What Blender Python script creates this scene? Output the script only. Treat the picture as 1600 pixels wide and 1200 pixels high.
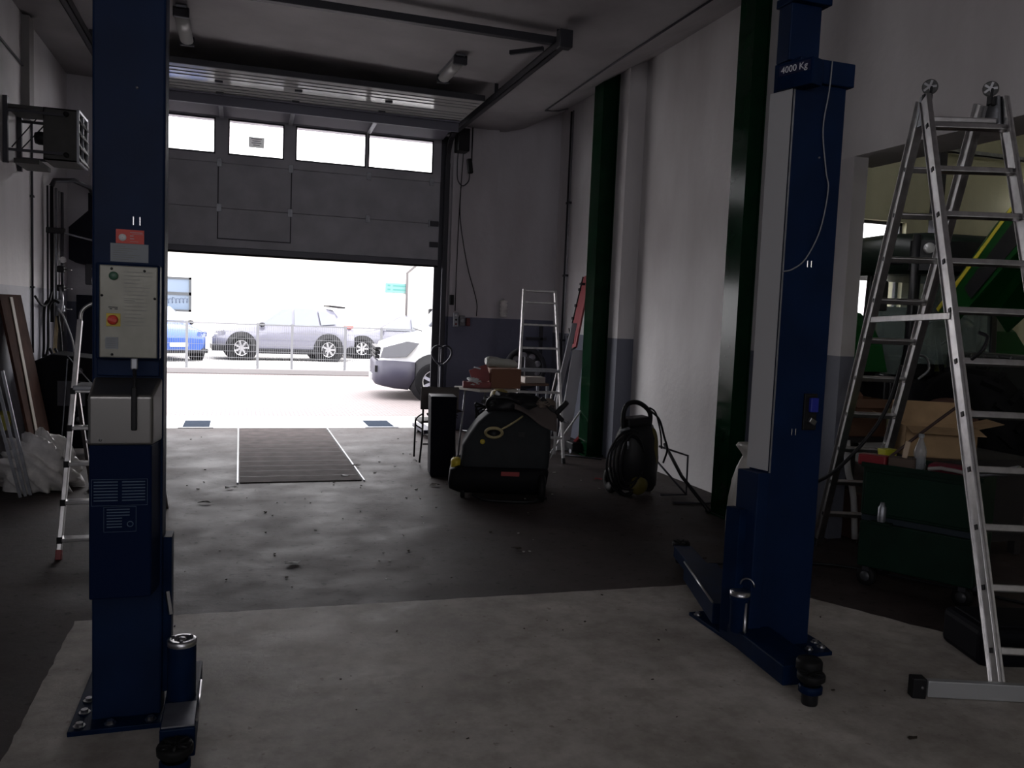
import bpy, math, random
from mathutils import Vector, Matrix
PI = math.pi
for o in list(bpy.data.objects): bpy.data.objects.remove(o)
SC = bpy.context.scene
COL = SC.collection

# ------------------------------------------------------------ camera, world, light
RX = Vector((0.95002127, -0.30952932, 0.04063482))      # image right
RD = Vector((0.01388497, -0.08813939, -0.99601137))     # image down
RF = Vector((0.31187625, 0.9467962, -0.07943649))       # forward
cd = bpy.data.cameras.new('camera'); cam = bpy.data.objects.new('camera', cd); COL.objects.link(cam)
M = Matrix((( RX.x, -RD.x, -RF.x, 0.0), (RX.y, -RD.y, -RF.y, 0.0), (RX.z, -RD.z, -RF.z, 1.6), (0, 0, 0, 1)))
cam.matrix_world = M
cd.sensor_fit = 'HORIZONTAL'; cd.sensor_width = 36; cd.lens = 1300 / 1600 * 36
cd.clip_start = .05; cd.clip_end = 300
SC.camera = cam

W = bpy.data.worlds.new('sky'); SC.world = W; W.use_nodes = True
bg = W.node_tree.nodes['Background']; bg.inputs[0].default_value = (.985, .97, 1, 1); bg.inputs[1].default_value = 5.0
SC.view_settings.view_transform = 'Standard'; SC.view_settings.look = 'None'
SC.view_settings.gamma = 1; SC.view_settings.use_curve_mapping = False
SC.view_settings.exposure = 0.35

def daylight(name, loc, rot, sx, sy, power=None, color=(.95, .97, 1)):
    ld = bpy.data.lights.new(name, 'AREA'); ld.shape = 'RECTANGLE'; ld.size = sx; ld.size_y = sy
    if power is None: ld.cycles.is_portal = True
    else: ld.energy = power; ld.color = color
    o = bpy.data.objects.new(name, ld); COL.objects.link(o); o.location = loc; o.rotation_euler = rot
    return o
# portals guide the sky's light in through the seen openings and two added windows
daylight('door_daylight', (.66, 11.6, 1.15), (-PI/2, 0, 0), 3.8, 2.3)
daylight('added_rear_window_daylight', (.2, -7.1, 2.85), (PI/2, 0, 0), 3.8, 1.4)
daylight('added_left_window_daylight', (-2.2, -2.5, 2.75), (0, -PI/2, 0), 1.5, 3.4)
daylight('hall_window_daylight', (10.02, 11.5, 2.6), (-PI/2, 0, 0), 1.05, 1.7)

# ------------------------------------------------------------ helpers
WM = {}
def tag(o, label=None, cat=None, group=None, kind=None):
    if label: o['label'] = label
    if cat: o['category'] = cat
    if group: o['group'] = group
    if kind: o['kind'] = kind
    return o
def thing(name, label, cat, loc=(0, 0, 0), rz=0, group=None):
    o = bpy.data.objects.new(name, None); COL.objects.link(o); o.empty_display_size = .1
    o.location = loc; o.rotation_euler = (0, 0, rz)
    WM[o.name] = Matrix.Translation(Vector(loc)) @ Matrix.Rotation(rz, 4, 'Z')
    return tag(o, label, cat, group)
def label(o, t): o['label'] = t; return o

class MB:
    def __init__(s): s.v = []; s.f = []; s.sm = []
    def add(s, vs, fs, smooth=False):
        b = len(s.v); s.v += [Vector(v) for v in vs]
        for f in fs: s.f.append([b + i for i in f]); s.sm.append(smooth)
        return s
    def box(s, x0, x1, y0, y1, z0, z1):
        vs = [(x, y, z) for z in (z0, z1) for y in (y0, y1) for x in (x0, x1)]
        return s.add(vs, [(0, 2, 3, 1), (4, 5, 7, 6), (0, 1, 5, 4), (2, 6, 7, 3), (0, 4, 6, 2), (1, 3, 7, 5)])
    def obox(s, c, sx, sy, sz, rx=0, ry=0, rz=0):
        m = Matrix.Translation(Vector(c)) @ Matrix.Rotation(rz, 4, 'Z') @ Matrix.Rotation(ry, 4, 'Y') @ Matrix.Rotation(rx, 4, 'X')
        n = len(s.v); s.box(-sx/2, sx/2, -sy/2, sy/2, -sz/2, sz/2)
        for i in range(n, len(s.v)): s.v[i] = m @ s.v[i]
        return s
    def bar(s, a, b, w, h, up=(0, 0, 1)):
        a = Vector(a); b = Vector(b); d = (b - a).normalized(); up = Vector(up)
        if abs(d.dot(up)) > .999: up = Vector((0, 1, 0))
        x = d.cross(up).normalized(); y = x.cross(d)
        vs = [p + x*i*w/2 + y*j*h/2 for p in (a, b) for j in (-1, 1) for i in (-1, 1)]
        return s.add(vs, [(0, 2, 3, 1), (4, 5, 7, 6), (0, 1, 5, 4), (2, 6, 7, 3), (0, 4, 6, 2), (1, 3, 7, 5)])
    def channel(s, a, b, w, h, t, up):
        """a U profile along a-b: web of width w, flanges h deep along up"""
        a = Vector(a); b = Vector(b); d = (b - a).normalized(); up = Vector(up); x = d.cross(up).normalized(); y = x.cross(d)
        for (i0, i1, j0, j1) in ((-w/2, w/2, 0, t), (-w/2, -w/2+t, 0, h), (w/2-t, w/2, 0, h)):
            vs = [p + x*i + y*j for p in (a, b) for j in (j0, j1) for i in (i0, i1)]
            s.add(vs, [(0, 2, 3, 1), (4, 5, 7, 6), (0, 1, 5, 4), (2, 6, 7, 3), (0, 4, 6, 2), (1, 3, 7, 5)])
        return s
    def tube(s, pts, r, n=8, closed=False, rs=None):
        pts = [Vector(p) for p in pts]; N = len(pts); rings = []
        ref = None
        for i, p in enumerate(pts):
            if closed: d = pts[(i+1) % N] - pts[i-1]
            else: d = pts[min(i+1, N-1)] - pts[max(i-1, 0)]
            d = d.normalized() if d.length > 1e-9 else Vector((0, 0, 1))
            if ref is None: ref = Vector((0, 0, 1)) if abs(d.z) < .9 else Vector((1, 0, 0))
            x = (ref - d*ref.dot(d)).normalized(); y = d.cross(x); ref = x
            rr = rs[i] if rs else r
            rings.append([p + (x*math.cos(2*PI*k/n) + y*math.sin(2*PI*k/n))*rr for k in range(n)])
        vs = [v for q in rings for v in q]; fs = []
        for i in range(N if closed else N-1):
            j = (i+1) % N
            for k in range(n): fs.append((i*n+k, i*n+(k+1) % n, j*n+(k+1) % n, j*n+k))
        s.add(vs, fs, True)
        if not closed:
            b = len(s.v) - len(vs)
            s.f.append([b+k for k in range(n)][::-1]); s.sm.append(False)
            s.f.append([b+(N-1)*n+k for k in range(n)]); s.sm.append(False)
        return s
    def cyl(s, a, b, r, n=20, r2=None): return s.tube([a, b], r, n, rs=[r, r if r2 is None else r2])
    def lathe(s, prof, c=(0, 0, 0), axis=(0, 0, 1), n=24, smooth=True):
        ax = Vector(axis).normalized(); q = Vector((0, 0, 1)).rotation_difference(ax); c = Vector(c); vs = []
        for (r, h) in prof:
            for k in range(n): vs.append(c + q @ Vector((r*math.cos(2*PI*k/n), r*math.sin(2*PI*k/n), h)))
        fs = []
        for i in range(len(prof)-1):
            for k in range(n): fs.append((i*n+k, i*n+(k+1) % n, (i+1)*n+(k+1) % n, (i+1)*n+k))
        return s.add(vs, fs, smooth)
    def prism(s, poly, a, b):
        """poly: list of 3d points, extruded from offset a to offset b"""
        a = Vector(a); b = Vector(b); n = len(poly)
        vs = [Vector(p)+a for p in poly] + [Vector(p)+b for p in poly]
        fs = [tuple(range(n))[::-1], tuple(range(n, 2*n))] + [(i, (i+1) % n, n+(i+1) % n, n+i) for i in range(n)]
        return s.add(vs, fs)
    def loft(s, rings, closed=True, caps=True, smooth=True):
        n = len(rings[0]); vs = [v for r in rings for v in r]; fs = []
        for i in range(len(rings)-1):
            for k in range(n if closed else n-1):
                fs.append((i*n+k, i*n+(k+1) % n, (i+1)*n+(k+1) % n, (i+1)*n+k))
        s.add(vs, fs, smooth)
        if caps:
            b = len(s.v)-len(vs)
            s.f.append([b+k for k in range(n)][::-1]); s.sm.append(False)
            s.f.append([b+(len(rings)-1)*n+k for k in range(n)]); s.sm.append(False)
        return s
    def blob(s, c, sx, sy, sz, seed=0, amp=.15, n=18, m=11, fl=-1, cr=1.0):
        rnd = random.Random(seed); ph = [(rnd.uniform(1, 4)*cr, rnd.uniform(1, 4)*cr, rnd.uniform(1, 4)*cr, rnd.uniform(0, 6)) for _ in range(7)]
        vs = []; c = Vector(c)
        for j in range(m+1):
            t = PI*j/m
            for k in range(n):
                a = 2*PI*k/n; d = Vector((math.sin(t)*math.cos(a), math.sin(t)*math.sin(a), math.cos(t)))
                q = 1 + amp*sum(math.sin(d.x*p[0]*2+d.y*p[1]*2+d.z*p[2]*2+p[3]) for p in ph)/2.6
                z = d.z*q
                if fl > -1: z = max(z, fl)
                vs.append(c+Vector((d.x*q*sx, d.y*q*sy, z*sz)))
        fs = [(j*n+k, (j+1)*n+k, (j+1)*n+(k+1) % n, j*n+(k+1) % n) for j in range(m) for k in range(n)]
        return s.add(vs, fs, True)
    def text(s, body, loc, size, ux, uy, depth=.0008, align='CENTER'):
        """lettering as mesh; ux = reading direction, uy = up direction of the letters"""
        c = bpy.data.curves.new('t', 'FONT'); c.body = body; c.size = size; c.align_x = align; c.align_y = 'CENTER'
        c.extrude = depth; c.resolution_u = 3
        o = bpy.data.objects.new('t', c); COL.objects.link(o)
        dg = bpy.context.evaluated_depsgraph_get(); me = bpy.data.meshes.new_from_object(o.evaluated_get(dg))
        ux = Vector(ux).normalized(); uy = Vector(uy).normalized(); nn = ux.cross(uy)
        s.add([Vector(loc)+ux*v.co.x+uy*v.co.y+nn*v.co.z for v in me.vertices], [tuple(p.vertices) for p in me.polygons])
        bpy.data.objects.remove(o); bpy.data.curves.remove(c); bpy.data.meshes.remove(me)
        return s
    def build(s, name, mat, parent=None, bevel=0, subsurf=0, seg=2, local=False):
        me = bpy.data.meshes.new(name)
        vs = [v.copy() for v in s.v]; loc = None
        if parent is not None:
            m = WM[parent.name]
            if not local: mi = m.inverted(); vs = [mi @ v for v in vs]
        else:
            xs = [v.x for v in vs]; ys = [v.y for v in vs]; zs = [v.z for v in vs]
            loc = Vector(((min(xs)+max(xs))/2, (min(ys)+max(ys))/2, min(zs))); vs = [v-loc for v in vs]
        me.from_pydata([tuple(v) for v in vs], [], s.f); me.polygons.foreach_set('use_smooth', s.sm)
        me.materials.append(mat); me.validate(); me.update()
        o = bpy.data.objects.new(name, me); COL.objects.link(o)
        if parent is not None: o.parent = parent; WM[o.name] = WM[parent.name]
        else: o.location = loc; WM[o.name] = Matrix.Translation(loc)
        if bevel:
            md = o.modifiers.new('bevel', 'BEVEL'); md.width = bevel; md.segments = seg; md.limit_method = 'ANGLE'; md.angle_limit = math.radians(40)
        if subsurf:
            md = o.modifiers.new('sub', 'SUBSURF'); md.levels = subsurf; md.render_levels = subsurf
        return o
def struct(name, mb, mat, bevel=0):
    o = mb.build(name, mat, bevel=bevel); o['kind'] = 'structure'; return o
def copy_tree(o, parent=None):
    c = o.copy(); COL.objects.link(c); c.parent = parent
    for ch in [x for x in KIDS.get(o.name, [])] or list(o.children): copy_tree(ch, c)
    return c
KIDS = {}
def arc(c, r, a0, a1, n, u, v):
    c = Vector(c); u = Vector(u); v = Vector(v)
    return [c + u*r*math.cos(a0+(a1-a0)*i/n) + v*r*math.sin(a0+(a1-a0)*i/n) for i in range(n+1)]
def smooth_path(pts, n=6):
    P = [Vector(p) for p in pts]; P = [P[0]*2-P[1]] + P + [P[-1]*2-P[-2]]; out = []
    for i in range(1, len(P)-2):
        for k in range(n):
            t = k/n; a, b, c, d = P[i-1], P[i], P[i+1], P[i+2]
            out.append(.5*((2*b)+(c-a)*t+(2*a-5*b+4*c-d)*t*t+(3*b-a-3*c+d)*t**3))
    return out + [P[-2]]

# ------------------------------------------------------------ materials
MATS = {}
def mat(name, col, rough=.6, metal=0, var=0, scale=8, col2=None, bump=0, bscale=40, coat=0, spec=None, trans=0, emit=None, detail=5, obj=False, ior=None, alpha=None):
    if name in MATS: return MATS[name]
    m = bpy.data.materials.new(name); m.use_nodes = True; nt = m.node_tree; b = nt.nodes['Principled BSDF']
    b.inputs['Base Color'].default_value = (*col, 1); b.inputs['Roughness'].default_value = rough; b.inputs['Metallic'].default_value = metal
    if coat: b.inputs['Coat Weight'].default_value = coat; b.inputs['Coat Roughness'].default_value = .08
    if spec is not None: b.inputs['Specular IOR Level'].default_value = spec
    if trans: b.inputs['Transmission Weight'].default_value = trans
    if ior: b.inputs['IOR'].default_value = ior
    if alpha is not None: b.inputs['Alpha'].default_value = alpha
    if emit: b.inputs['Emission Color'].default_value = (*emit[0], 1); b.inputs['Emission Strength'].default_value = emit[1]
    L = nt.links.new
    tc = nt.nodes.new('ShaderNodeTexCoord'); geo = nt.nodes.new('ShaderNodeNewGeometry')
    src = tc.outputs['Object'] if obj else geo.outputs['Position']
    if var or col2:
        nz = nt.nodes.new('ShaderNodeTexNoise'); nz.inputs['Scale'].default_value = scale; nz.inputs['Detail'].default_value = detail
        L(src, nz.inputs['Vector'])
        cr = nt.nodes.new('ShaderNodeValToRGB'); cr.color_ramp.elements[0].position = .35; cr.color_ramp.elements[1].position = .68
        c2 = col2 if col2 else tuple(min(1, c*(1+var)) for c in col); c1 = col if col2 else tuple(c*(1-var) for c in col)
        cr.color_ramp.elements[0].color = (*c1, 1); cr.color_ramp.elements[1].color = (*c2, 1)
        L(nz.outputs['Fac'], cr.inputs['Fac']); L(cr.outputs['Color'], b.inputs['Base Color'])
    if bump:
        n2 = nt.nodes.new('ShaderNodeTexNoise'); n2.inputs['Scale'].default_value = bscale; n2.inputs['Detail'].default_value = 4
        L(src, n2.inputs['Vector'])
        bp = nt.nodes.new('ShaderNodeBump'); bp.inputs['Strength'].default_value = bump; bp.inputs['Distance'].default_value = .01
        L(n2.outputs['Fac'], bp.inputs['Height']); L(bp.outputs['Normal'], b.inputs['Normal'])
    MATS[name] = m; return m

def paint_wall(name, h, top=(.62, .60, .61), low=(.16, .17, .22)):
    """white plaster over a painted grey-blue dado up to height h, with grime streaks"""
    m = bpy.data.materials.new(name); m.use_nodes = True; nt = m.node_tree; b = nt.nodes['Principled BSDF']; L = nt.links.new
    geo = nt.nodes.new('ShaderNodeNewGeometry'); sx = nt.nodes.new('ShaderNodeSeparateXYZ'); L(geo.outputs['Position'], sx.inputs[0])
    nz = nt.nodes.new('ShaderNodeTexNoise'); nz.inputs['Scale'].default_value = 1.3; nz.inputs['Detail'].default_value = 6
    mp = nt.nodes.new('ShaderNodeMapping'); mp.inputs['Scale'].default_value = (1, 1, .35); L(geo.outputs['Position'], mp.inputs[0]); L(mp.outputs[0], nz.inputs['Vector'])
    cr = nt.nodes.new('ShaderNodeValToRGB'); cr.color_ramp.elements[0].position = .3; cr.color_ramp.elements[1].position = .65
    cr.color_ramp.elements[0].color = (top[0]*.72, top[1]*.70, top[2]*.70, 1); cr.color_ramp.elements[1].color = (*top, 1); L(nz.outputs['Fac'], cr.inputs[0])
    c2 = nt.nodes.new('ShaderNodeValToRGB'); c2.color_ramp.elements[0].position = .3; c2.color_ramp.elements[1].position = .7
    c2.color_ramp.elements[0].color = (low[0]*.75, low[1]*.75, low[2]*.75, 1); c2.color_ramp.elements[1].color = (*low, 1); L(nz.outputs['Fac'], c2.inputs[0])
    gt = nt.nodes.new('ShaderNodeMath'); gt.operation = 'GREATER_THAN'; gt.inputs[1].default_value = h; L(sx.outputs['Z'], gt.inputs[0])
    mx = nt.nodes.new('ShaderNodeMix'); mx.data_type = 'RGBA'; L(gt.outputs[0], mx.inputs[0]); L(c2.outputs[0], mx.inputs[6]); L(cr.outputs[0], mx.inputs[7])
    L(mx.outputs[2], b.inputs['Base Color']); b.inputs['Roughness'].default_value = .55
    n2 = nt.nodes.new('ShaderNodeTexNoise'); n2.inputs['Scale'].default_value = 14; L(geo.outputs['Position'], n2.inputs['Vector'])
    bp = nt.nodes.new('ShaderNodeBump'); bp.inputs['Strength'].default_value = .18; bp.inputs['Distance'].default_value = .02; L(n2.outputs['Fac'], bp.inputs['Height']); L(bp.outputs[0], b.inputs['Normal'])
    return m

def floor_mat(name, base, dark, spots, rough=.6, sc=1.6, th=.62):
    m = bpy.data.materials.new(name); m.use_nodes = True; nt = m.node_tree; b = nt.nodes['Principled BSDF']; L = nt.links.new
    geo = nt.nodes.new('ShaderNodeNewGeometry')
    def noise(s, d=8, r=.6):
        n = nt.nodes.new('ShaderNodeTexNoise'); n.inputs['Scale'].default_value = s; n.inputs['Detail'].default_value = d; n.inputs['Roughness'].default_value = r
        L(geo.outputs['Position'], n.inputs['Vector']); return n
    def ramp(n, p0, c0, p1, c1):
        c = nt.nodes.new('ShaderNodeValToRGB'); c.color_ramp.elements[0].position = p0; c.color_ramp.elements[1].position = p1
        c.color_ramp.elements[0].color = c0; c.color_ramp.elements[1].color = c1; L(n.outputs['Fac'], c.inputs[0]); return c
    A = ramp(noise(sc), .32, (*dark, 1), .66, (*base, 1))
    k = (1, 1, 1, 1); B = ramp(noise(sc*5, 10, .7), .35, (.72, .70, .68, 1), .6, k)
    Cc = ramp(noise(sc*16, 4, .5), th, k, th+.06, (*spots, 1))
    b.inputs['Specular IOR Level'].default_value = .28; m1 = nt.nodes.new('ShaderNodeMix'); m1.data_type = 'RGBA'; m1.blend_type = 'MULTIPLY'; m1.inputs[0].default_value = 1; L(A.outputs[0], m1.inputs[6]); L(B.outputs[0], m1.inputs[7])
    m2 = nt.nodes.new('ShaderNodeMix'); m2.data_type = 'RGBA'; m2.blend_type = 'MULTIPLY'; m2.inputs[0].default_value = 1; L(m1.outputs[2], m2.inputs[6]); L(Cc.outputs[0], m2.inputs[7])
    L(m2.outputs[2], b.inputs['Base Color'])
    rr = ramp(noise(sc*2), .3, (rough-.12,)*3+(1,), .7, (rough+.1,)*3+(1,)); L(rr.outputs[0], b.inputs['Roughness'])
    bp = nt.nodes.new('ShaderNodeBump'); bp.inputs['Strength'].default_value = .25; bp.inputs['Distance'].default_value = .01; L(noise(22, 8, .7).outputs['Fac'], bp.inputs['Height']); L(bp.outputs[0], b.inputs['Normal'])
    return m

blue = mat('lift_blue_paint', (.0035, .0145, .052), .5, spec=.14, bump=.05, bscale=90, var=.15, scale=5)
blue_dk = mat('blue_arm_paint', (.003, .013, .045), .45, spec=.06, var=.2)
white_pl = mat('white_plastic', (.55, .55, .56), .5)
label_grey = mat('label_grey', (.26, .28, .30), .6)
alu = mat('aluminium', (.62, .61, .61), .34, 1, var=.12, scale=20, bump=.05)
steel = mat('steel', (.5, .5, .52), .3, 1)
galv = mat('galvanised_steel', (.34, .35, .38), .45, .8, var=.15, scale=15)
dkmetal = mat('dark_metal', (.055, .055, .065), .45, .6)
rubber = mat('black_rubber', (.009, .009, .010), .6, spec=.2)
black = mat('black_plastic', (.012, .012, .014), .45, spec=.25)
grey_pl = mat('grey_plastic', (.05, .052, .06), .45)
yellow = mat('yellow_plastic', (.55, .42, .03), .45)
red = mat('red_paint', (.22, .018, .02), .45)
red_b = mat('bright_red', (.62, .05, .03), .5)
green = mat('green_gloss_paint', (.002, .022, .008), .14, spec=.10, var=.2, scale=5, bump=.01)
green_cart = mat('green_cart_paint', (.004, .020, .012), .5, spec=.2, var=.2)
wood_dk = mat('dark_wood_board', (.062, .030, .022), .9, spec=.08, var=.25, scale=6)
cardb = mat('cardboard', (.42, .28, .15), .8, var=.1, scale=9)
glass = mat('clear_glass', (1, 1, 1), .02, trans=1, ior=1.45)
paper = mat('white_paper', (.7, .7, .7), .7)
ink = mat('dark_ink', (.02, .02, .025), .6)
poly = mat('plastic_film', (.78, .76, .74), .3, bump=.4, bscale=30, var=.15, scale=12)
# ============================================================ the setting
YD = 11.35; XL = -2.0; XR = 4.33; YB = -7.0
conc_dark = floor_mat('dark_worn_concrete', (.064, .049, .047), (.024, .017, .016), (.35, .33, .32), .66, 1.1)
conc_light = floor_mat('new_light_concrete', (.54, .51, .465), (.30, .275, .25), (.66, .63, .60), .62, 1.5, .66)
struct('floor', MB().box(XL-.3, 13.5, YB-.3, 11.45, -.3, 0), conc_dark)
# the paler concrete poured under the lift, with a slightly ragged outline
rnd = random.Random(4); pts = []
def edge(a, b, n, amp):
    for i in range(n):
        t = i/n; pts.append(Vector((a[0]+(b[0]-a[0])*t+rnd.uniform(-amp, amp), a[1]+(b[1]-a[1])*t+rnd.uniform(-amp, amp), 0)))
edge((-.76, 1.0), (-.76, 4.5), 60, .004); edge((-.76, 4.5), (3.05, 4.40), 60, .004); edge((3.05, 4.40), (3.75, 3.2), 20, .01); edge((3.75, 3.2), (3.75, 1.0), 10, .01)
struct('floor_slab', MB().prism(pts[::-1], (0, 0, .001), (0, 0, .004)), conc_light)

wl = paint_wall('left_wall_paint', 1.71, (.72, .70, .72), (.50, .50, .56)); wr = paint_wall('right_wall_paint', 1.41, (.66, .64, .65), (.17, .18, .23)); wd = paint_wall('door_wall_paint', 1.58, (.66, .64, .68), (.19, .20, .29))
wplain = paint_wall('bare_wall_paint', -1)
m = MB(); m.box(XL-.3, XL, YB-.3, -4.2, 0, 4.6); m.box(XL-.3, XL, -.8, YD+.35, 0, 4.6); m.box(XL-.3, XL, -4.2, -.8, 0, 2.0); m.box(XL-.3, XL, -4.2, -.8, 3.5, 4.6)
struct('wall_left', m, wl)
m = MB(); m.box(XL-.1, XL-.04, -4.2, -.8, 2.0, 2.07); m.box(XL-.1, XL-.04, -4.2, -.8, 3.43, 3.5)
for y in (-4.2, -3.08, -1.98, -.86): m.box(XL-.1, XL-.04, y, y+.06, 2.0, 3.5)
w = struct('added_window_3', m, white_pl); MB().box(XL-.08, XL-.07, -4.14, -.86, 2.07, 3.43).build('pane', mat('thin_pane', (.9, .92, .95), .05, alpha=.12), w)  # added window, out of view, put in to light the header and slab
dx0, dx1 = -1.30, 2.62
m = MB(); m.box(XL, dx0, YD, YD+.35, 0, 4.7); m.box(dx1, 4.7, YD, YD+.35, 0, 4.7); m.box(dx0, dx1, YD, YD+.35, 3.98, 4.7)
struct('wall_front', m, wd)
struct('wall_front_pier', MB().box(2.74, 3.38, YD-.10, YD, 0, 4.22), wd)
# right wall with its wide opening into the neighbouring hall
yo = 5.22
m = MB(); m.box(XR, XR+.12, yo, 8.72, 0, 4.75)
m.box(XR, XR+.42, -3.5, yo, 2.9, 4.75); m.box(XR+.12, XR+.42, yo, yo+.3, 2.9, 4.75); m.box(XR, XR+.26, YB, -3.5, 0, 4.75)
struct('wall_right', m, paint_wall('right_wall_bare_paint', -1, (.74, .72, .72)))
m = MB(); m.box(XR, XR+.26, 9.2, YD, 0, 4.75); struct('wall_right_far', m, wr)
m = MB(); m.box(4.12, XR+.26, 8.72, 9.2, 0, 4.7); struct('wall_right_pier', m, wr)
m = MB(); m.box(4.035, XR, 5.74, 6.16, 0, 4.7); struct('wall_right_column_pier', m, wr)
m = MB(); m.box(XR-.004, XR+.124, yo-.004, 5.72, 0, 2.898); struct('wall_right_end', m, wr)
m = MB(); m.box(XL, -1.7, YB-.3, YB, 0, 4.6); m.box(2.1, 4.7, YB-.3, YB, 0, 4.6); m.box(-1.7, 2.1, YB-.3, YB, 3.6, 4.6); m.box(-1.7, 2.1, YB-.3, YB, 0, 2.15)
struct('wall_rear', m, wplain)
# plaster ceiling, coved up towards the right-hand wall
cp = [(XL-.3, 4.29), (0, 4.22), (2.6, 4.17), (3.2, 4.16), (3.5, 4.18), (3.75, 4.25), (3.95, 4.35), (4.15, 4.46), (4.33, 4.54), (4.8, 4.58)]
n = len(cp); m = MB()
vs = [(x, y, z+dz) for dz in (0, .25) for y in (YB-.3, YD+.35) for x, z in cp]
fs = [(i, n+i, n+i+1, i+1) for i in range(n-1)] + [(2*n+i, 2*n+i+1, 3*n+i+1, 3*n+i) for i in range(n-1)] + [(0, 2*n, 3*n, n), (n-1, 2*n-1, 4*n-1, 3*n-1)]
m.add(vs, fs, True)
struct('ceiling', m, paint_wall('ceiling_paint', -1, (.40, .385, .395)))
# neighbouring hall
hy = paint_wall('hall_wall_paint', -1, (.5, .49, .33))
m = MB(); m.box(4.7, 9.5, YD, YD+.35, 0, 6); m.box(10.56, 13.5, YD, YD+.35, 0, 6); m.box(9.5, 10.56, YD, YD+.35, 3.45, 6); m.box(9.5, 10.56, YD, YD+.35, 0, 1.75)
struct('wall_hall_front', m, hy)
struct('wall_hall_right', MB().box(13.2, 13.5, YB, YD, 0, 6), hy)
struct('wall_hall_rear', MB().box(4.6, 13.5, YB-.3, YB, 0, 6), hy)
struct('ceiling_hall', MB().box(4.59, 13.5, YB-.3, YD+.35, 5.4, 5.7), wplain)
m = MB(); m.box(9.5, 10.56, YD+.1, YD+.16, 1.75, 1.81); m.box(9.5, 10.56, YD+.1, YD+.16, 3.40, 3.45); m.box(9.5, 9.55, YD+.1, YD+.16, 1.75, 3.45); m.box(10.51, 10.56, YD+.1, YD+.16, 1.75, 3.45)
w = struct('window_1', m, dkmetal); MB().box(9.55, 10.51, YD+.12, YD+.13, 1.81, 3.40).build('pane', mat('thin_pane', (.9, .92, .95), .05, alpha=.12), w)
m = MB(); m.box(-1.7, 2.1, YB-.1, YB-.04, 2.15, 2.22); m.box(-1.7, 2.1, YB-.1, YB-.04, 3.53, 3.6)
for x in (-1.7, -.46, .82, 2.04): m.box(x, x+.06, YB-.1, YB-.04, 2.15, 3.6)
w = struct('added_window_2', m, white_pl); MB().box(-1.64, 2.04, YB-.08, YB-.07, 2.22, 3.53).build('pane', MATS['thin_pane'], w)  # added window behind the camera, sized to light the posts and floor

# ---- outside
def brick_mat(name, c1, c2, mortar, sx=1.0):
    m = bpy.data.materials.new(name); m.use_nodes = True; nt = m.node_tree; b = nt.nodes['Principled BSDF']; L = nt.links.new
    geo = nt.nodes.new('ShaderNodeNewGeometry'); br = nt.nodes.new('ShaderNodeTexBrick'); br.inputs['Scale'].default_value = 4*sx
    br.inputs['Color1'].default_value = (*c1, 1); br.inputs['Color2'].default_value = (*c2, 1); br.inputs['Mortar'].default_value = (*mortar, 1); br.inputs['Mortar Size'].default_value = .025
    L(geo.outputs['Position'], br.inputs['Vector']); L(br.outputs['Color'], b.inputs['Base Color']); b.inputs['Roughness'].default_value = .8
    return m
struct('ground', MB().box(-30, 40, 12.7, 60, -.3, -.005), brick_mat('paving', (.25, .215, .21), (.215, .185, .18), (.12, .10, .10)))
struct('threshold', MB().box(-4, 6, 11.44, 12.7, -.3, .004), mat('threshold_concrete', (.6, .59, .57), .7, var=.08, scale=3))
struct('ground_lot', MB().box(-20, 30, 21.1, 40, -.01, .10), mat('lot_paving', (.42, .41, .40), .8, var=.1, scale=2), .02)
bw = mat('house_plaster', (.72, .70, .66), .8, var=.04, scale=2)
m = MB(); m.box(-9, -3.6, 30, 31, 0, 4.3); m.box(-1.55, 6.1, 30, 31, 0, 4.3); m.box(-3.6, -1.55, 30, 31, 2.5, 4.3); m.box(-3.6, -1.55, 30, 31, 0, 1.35); m.box(-9, 6.1, 31, 40, 0, 4.3)
hs = thing('building', 'white rendered building across the yard behind the parked cars', 'building', (0, 30, 0))
m.build('wall', bw, hs)
m = MB()
for z0, z1 in ((1.35, 1.42), (1.90, 2.0), (2.43, 2.5)): m.box(-3.6, -1.55, 30.0, 30.08, z0, z1)
for x in (-3.6, -1.63): m.box(x, x+.08, 30.0, 30.08, 1.35, 2.5)
wf = m.build('window', mat('window_frame_grey', (.05, .055, .06), .5), hs)
MB().box(-3.52, -1.63, 30.04, 30.05, 1.42, 2.43).build('pane', mat('shop_glass', (.12, .16, .22), .15), wf)
tx = MB().tube([Vector((-2.55+.06*k/3+.035*math.sin(k*1.1), 30.02, 1.68+.0013*k+.09*math.cos(k*1.1)*(1 if k % 11 else 2.2))) for k in range(46)], .009, 5); tx.build('lettering', mat('window_lettering', (.05, .07, .12), .5), wf)
sg = MB().box(4.95, 5.75, 29.96, 30, 2.32, 2.66).build('sign', mat('mint_sign', (.13, .26, .25), .5), hs); label(sg, 'mint green sign on the white wall')
sm = MB()
for z in (2.57, 2.43): sm.box(5.22, 5.68, 29.95, 29.97, z-.02, z+.02); sm.box(5.02, 5.12, 29.95, 29.97, z-.02, z+.03)
sm.build('sign_writing', mat('teal_ink', (.05, .22, .2), .5), sg)
MB().box(-9, 6.15, 29.72, 30, 3.42, 3.60).build('gutter', mat('terracotta_gutter', (.10, .055, .05), .6), hs)
MB().tube([(5.98, 29.8, 3.45), (5.98, 29.8, 3.3), (5.72, 29.93, 3.05), (5.72, 29.93, .1)], .045).build('downpipe', mat('pipe_grey', (.13, .12, .12), .5), hs)
MB().box(-9.2, 6.3, 29.6, 40.2, 4.3, 4.5).build('roof', mat('roof_red', (.25, .12, .10), .7), hs)
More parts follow.
